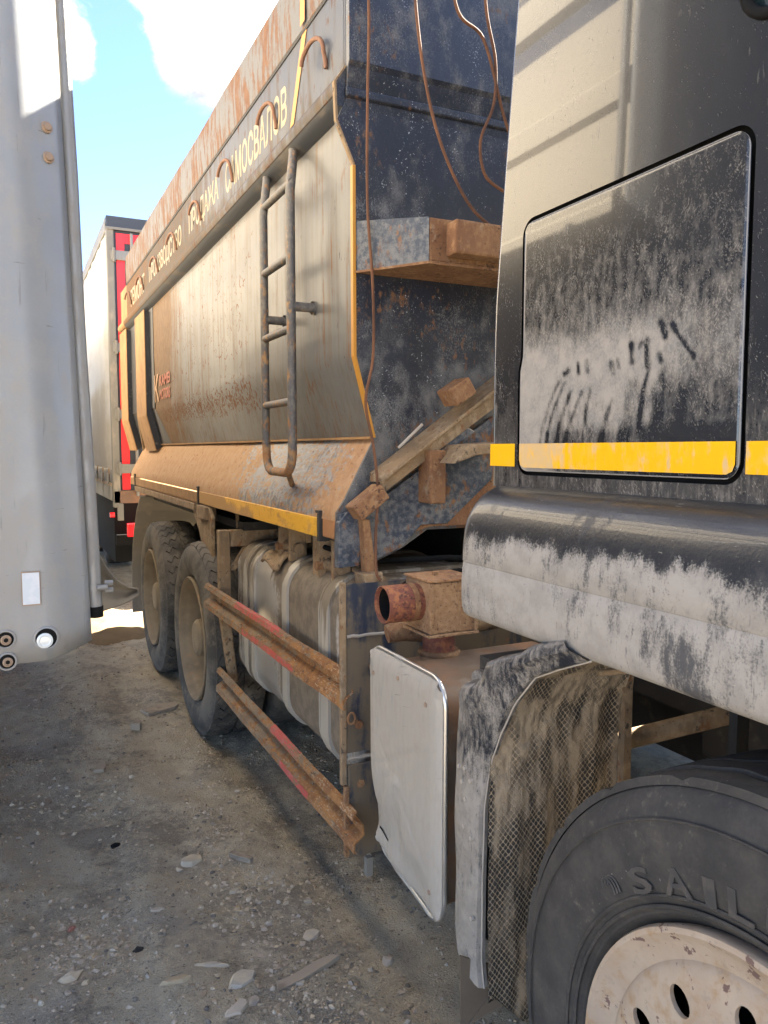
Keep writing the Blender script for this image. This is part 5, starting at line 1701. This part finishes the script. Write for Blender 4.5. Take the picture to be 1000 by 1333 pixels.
# ------------------------------------------------------------------ sand, stones and scraps on the ground
sm = MB()
NA, NR = 36, 10
for j in range(NR + 1):
    for i in range(NA):
        a = 2 * PI * i / NA
        r = j / NR
        rad = r * (1 + .18 * mnoise.noise(Vector((math.cos(a) * 1.5, math.sin(a) * 1.5, 4))))
        x, y = .70 + .36 * rad * math.cos(a), 7.05 + .75 * rad * math.sin(a)
        h = .075 * (1 - r * r) + .02 * mnoise.noise(Vector((x * 9, y * 9, 0))) * (1 - r)
        sm.v.append((x, y, ground_h(x, y) + h - (.012 if j == NR else 0) + .004))
for j in range(NR):
    for i in range(NA):
        k = (i + 1) % NA
        sm.f.append((j * NA + i, j * NA + k, (j + 1) * NA + k, (j + 1) * NA + i))
tag(obj('sand_heap', sm, M['sand'], smooth=180), 'low heap of pale yellow sand beside the farthest rear wheel', 'sand heap')


def rock(name, x, y, sx, sy, sz, rot, m, label, seed, flat=.6, cat='stone', group='stones on the dirt'):
    r_ = random.Random(seed)
    b_ = bmesh.new()
    pts = []
    nk = r_.choice((5, 6, 7, 8))
    for k in range(nk):
        a = 2 * PI * k / nk + r_.uniform(-.3, .3)
        for h, s in ((-.5, 1.0), (.1, .95), (.5, flat)):
            q = s * r_.uniform(.72, 1.05)
            pts.append(Vector((math.cos(a) * q, math.sin(a) * q, h * r_.uniform(.6, 1.0))))
    for p in pts:
        b_.verts.new((p.x * sx / 2, p.y * sy / 2, p.z * sz))
    res = bmesh.ops.convex_hull(b_, input=b_.verts)
    bmesh.ops.delete(b_, geom=[e for e in res['geom_interior'] if isinstance(e, bmesh.types.BMVert)], context='VERTS')
    me_ = bpy.data.meshes.new(name)
    b_.to_mesh(me_)
    b_.free()
    me_.materials.append(m)
    o = bpy.data.objects.new(name, me_)
    COL.objects.link(o)
    o.location = (x, y, ground_h(x, y) + sz * .02)
    o.rotation_euler = (r_.uniform(-.08, .08), r_.uniform(-.08, .08), rot)
    return tag(o, label, cat, group)


S_, GS, YS = M['stone'], M['greystone'], M['yelstone']
rocks = [
    (.56, 2.84, .105, .075, .028, .2, S_, 'flat pale triangular stone lying alone in the middle of the dirt', .85),
    (.819, 2.237, .085, .07, .025, .9, S_, 'squarish pale stone at the edge of the shade under the silver cover', .8),
    (.486, 2.20, .115, .03, .016, -.35, S_, 'long thin pale stone sliver behind the flat ochre one', .8),
    (.376, 2.161, .10, .035, .018, -.12, YS, 'flat ochre stone with a pointed end near the bottom', .8),
    (.551, 2.094, .12, .075, .022, .3, S_, 'chalky pale slab beside the long flat wood sliver', .85),
    (.700, 2.00, .045, .03, .018, .1, S_, 'small pale stone just in front of the long wood sliver', .7),
    (.093, 2.316, .095, .06, .03, .4, S_, 'pale wedge shaped stone farthest left on the dirt', .5),
    (.138, 2.27, .03, .026, .018, .4, S_, 'tiny cream stone touching the left wedge shaped stone', .6),
    (.690, 2.33, .032, .028, .022, .4, GS, 'grey stone of a close pair below the yellow pebble, left one', .6),
    (.712, 2.352, .026, .026, .02, 1.2, GS, 'grey stone of a close pair below the yellow pebble, right one', .6),
    (.640, 2.47, .034, .03, .022, .4, YS, 'small yellow stone among gravel right of the middle', .6),
    (.655, 2.58, .045, .022, .018, .3, S_, 'white sliver stone under the dark wood chip', .7),
    (.507, 1.975, .10, .055, .025, .6, GS, 'broad grey stone at the very bottom of the picture', .8),
    (.555, 1.99, .05, .04, .022, .2, GS, 'smaller grey stone touching the broad grey one', .8),
    (.387, 2.551, .055, .03, .016, .0, GS, 'bluish grey flat stone left of the small yellow stone', .85),
    (.232, 2.62, .035, .028, .02, .4, S_, 'single round white stone left of the bluish flat stone', .6),
    (.30, 2.37, .045, .035, .018, .4, M['dark'], 'dark oily lump half sunk in the dirt', .7),
    (.32, 3.10, .06, .04, .012, .4, M['seal'], 'black scrap of rubber on the dirt', .9),
    (.16, 2.52, .03, .028, .02, .1, YS, 'ochre pebble in the gravel patch on the left', .6),
    (.17, 2.40, .036, .028, .02, .7, YS, 'ochre pebble nearest the left wedge shaped stone', .6),
    (.12, 2.60, .035, .03, .02, .7, M['brick'], 'brick red fragment in the gravel patch on the left', .6),
    (.99, 2.02, .05, .045, .03, .7, GS, 'grey stone in the shade between silver cover and mudguard', .7),
    (.92, 2.0, .03, .026, .022, .2, S_, 'bright round pebble at the bottom next to the shade', .6),
]
for i, (x, y, sx, sy, sz, rot, m, lab, fl_) in enumerate(rocks):
    cat = 'scrap' if 'scrap' in lab else 'stone'
    rock('rubber_scrap' if cat == 'scrap' else 'stone', x, y, sx, sy, sz, rot, m, lab, 50 + i, fl_, cat)


def plank(x, y, l, w, h, rot, label, seed, tilt=0.0, name='wood_sliver', cat='wood scrap'):
    r_ = random.Random(seed)
    pts = [(-l / 2, -w / 2), (-l / 6, -w * .55), (l / 4, -w * .45), (l / 2, -w * .3), (l / 2 - l * .04, w * .25), (l / 5, w * .5), (-l / 4, w * .42), (-l / 2 + l * .05, w * .5)]
    pts = [(a + r_.uniform(-.03, .03) * l, b + r_.uniform(-.08, .08) * w) for a, b in pts]
    mb = MB().prism(pts, 'z', 0, h)
    me_ = bpy.data.meshes.new(name)
    me_.from_pydata(mb.v, [], mb.f)
    me_.materials.append(M['wood'])
    o = bpy.data.objects.new(name, me_)
    COL.objects.link(o)
    o.location = (x, y, ground_h(x, y) - .002 + abs(tilt) * l * .3)
    o.rotation_euler = (0, tilt, rot)
    tag(o, label, cat, 'wood scraps on the dirt')


plank(.735, 2.035, .22, .036, .016, .28, 'long flat wood sliver pointing towards the mudguard', 1)
plank(.335, 3.894, .15, .045, .02, 1.45, 'short wooden slat pointing away from the camera', 2, .05)
plank(.748, 4.63, .24, .11, .018, .5, 'broken flat board next to the nearer rear wheel', 3, .05)
plank(.575, 4.35, .06, .045, .04, 1.1, 'little wood block between slat and broken board', 4)
plank(.735, 2.77, .10, .03, .018, -.9, 'dark wood chip right of the flat triangular stone', 5, .06)
plank(.50, 5.05, .12, .02, .008, .1, 'thin pale stick on the dirt before the farther rear wheel', 6)

# gravel nobody could count
bmi = bmesh.new()
bmesh.ops.create_icosphere(bmi, subdivisions=1, radius=1)
iv = np.array([v.co[:] for v in bmi.verts])
ifc = [tuple(v.index for v in f.verts) for f in bmi.faces]
bmi.free()


def gravel(name, m, n, sampler, s0, s1, seed):
    g = np.random.default_rng(seed)
    mb = MB()
    V, Fc = [], []
    for k in range(n):
        x, y = sampler(g)
        s = s0 * (s1 / s0) ** (g.random() ** 2.2)
        sc_ = s * np.array([g.uniform(.7, 1.3), g.uniform(.7, 1.3), g.uniform(.35, .8)])
        a = g.uniform(0, 2 * PI)
        v = iv * (1 + g.uniform(-.42, .42, (len(iv), 1))) * sc_
        ca, sa = math.cos(a), math.sin(a)
        v = np.c_[v[:, 0] * ca - v[:, 1] * sa, v[:, 0] * sa + v[:, 1] * ca, v[:, 2]] + (x, y, ground_h(x, y) + sc_[2] * .12)
        b = len(V)
        V += [tuple(p) for p in v]
        Fc += [tuple(i + b for i in f) for f in ifc]
    me_ = bpy.data.meshes.new(name)
    me_.from_pydata(V, [], Fc)
    me_.materials.append(m)
    o = bpy.data.objects.new(name, me_)
    COL.objects.link(o)
    return tag(o, kind='stuff')


def scatter(g):
    while True:
        y = 1.5 + 7 * g.random() ** 1.7
        x = g.uniform(-.35, .16 * y + 1.0)
        d = mnoise.noise(Vector((x * 2.3, y * 1.6, 11))) + .5 * mnoise.noise(Vector((x * 6, y * 5, 3)))
        if g.random() < .22 + 1.5 * max(0, d):
            return x, y


def patch(cx_, cy_, r):
    def f(g):
        return cx_ + g.normal() * r, cy_ + g.normal() * r * 1.3
    return f


gravel('gravel_pale', M['stone'], 3000, scatter, .0018, .010, 1)
gravel('gravel_grey', M['greystone'], 7000, scatter, .0016, .010, 2)
gravel('gravel_ochre', M['yelstone'], 500, scatter, .002, .011, 3)
gravel('gravel_patch', M['greystone'], 420, patch(.15, 2.47, .09), .003, .013, 4)
gravel('gravel_patch_pale', M['stone'], 260, patch(.68, 2.55, .10), .003, .012, 5)
gravel('gravel_patch_left', M['stone'], 260, patch(.18, 3.6, .16), .003, .014, 6)
gravel('earth_crumbs', M['crumb'], 7000, scatter, .002, .011, 7)
gravel('gravel_dark', M['darkstone'], 3500, scatter, .0018, .010, 8)
gravel('grit_by_wheels', M['greystone'], 1500, lambda g: (.62 + abs(g.normal()) * .16, 2.0 + 3.4 * g.random()), .0018, .009, 9)
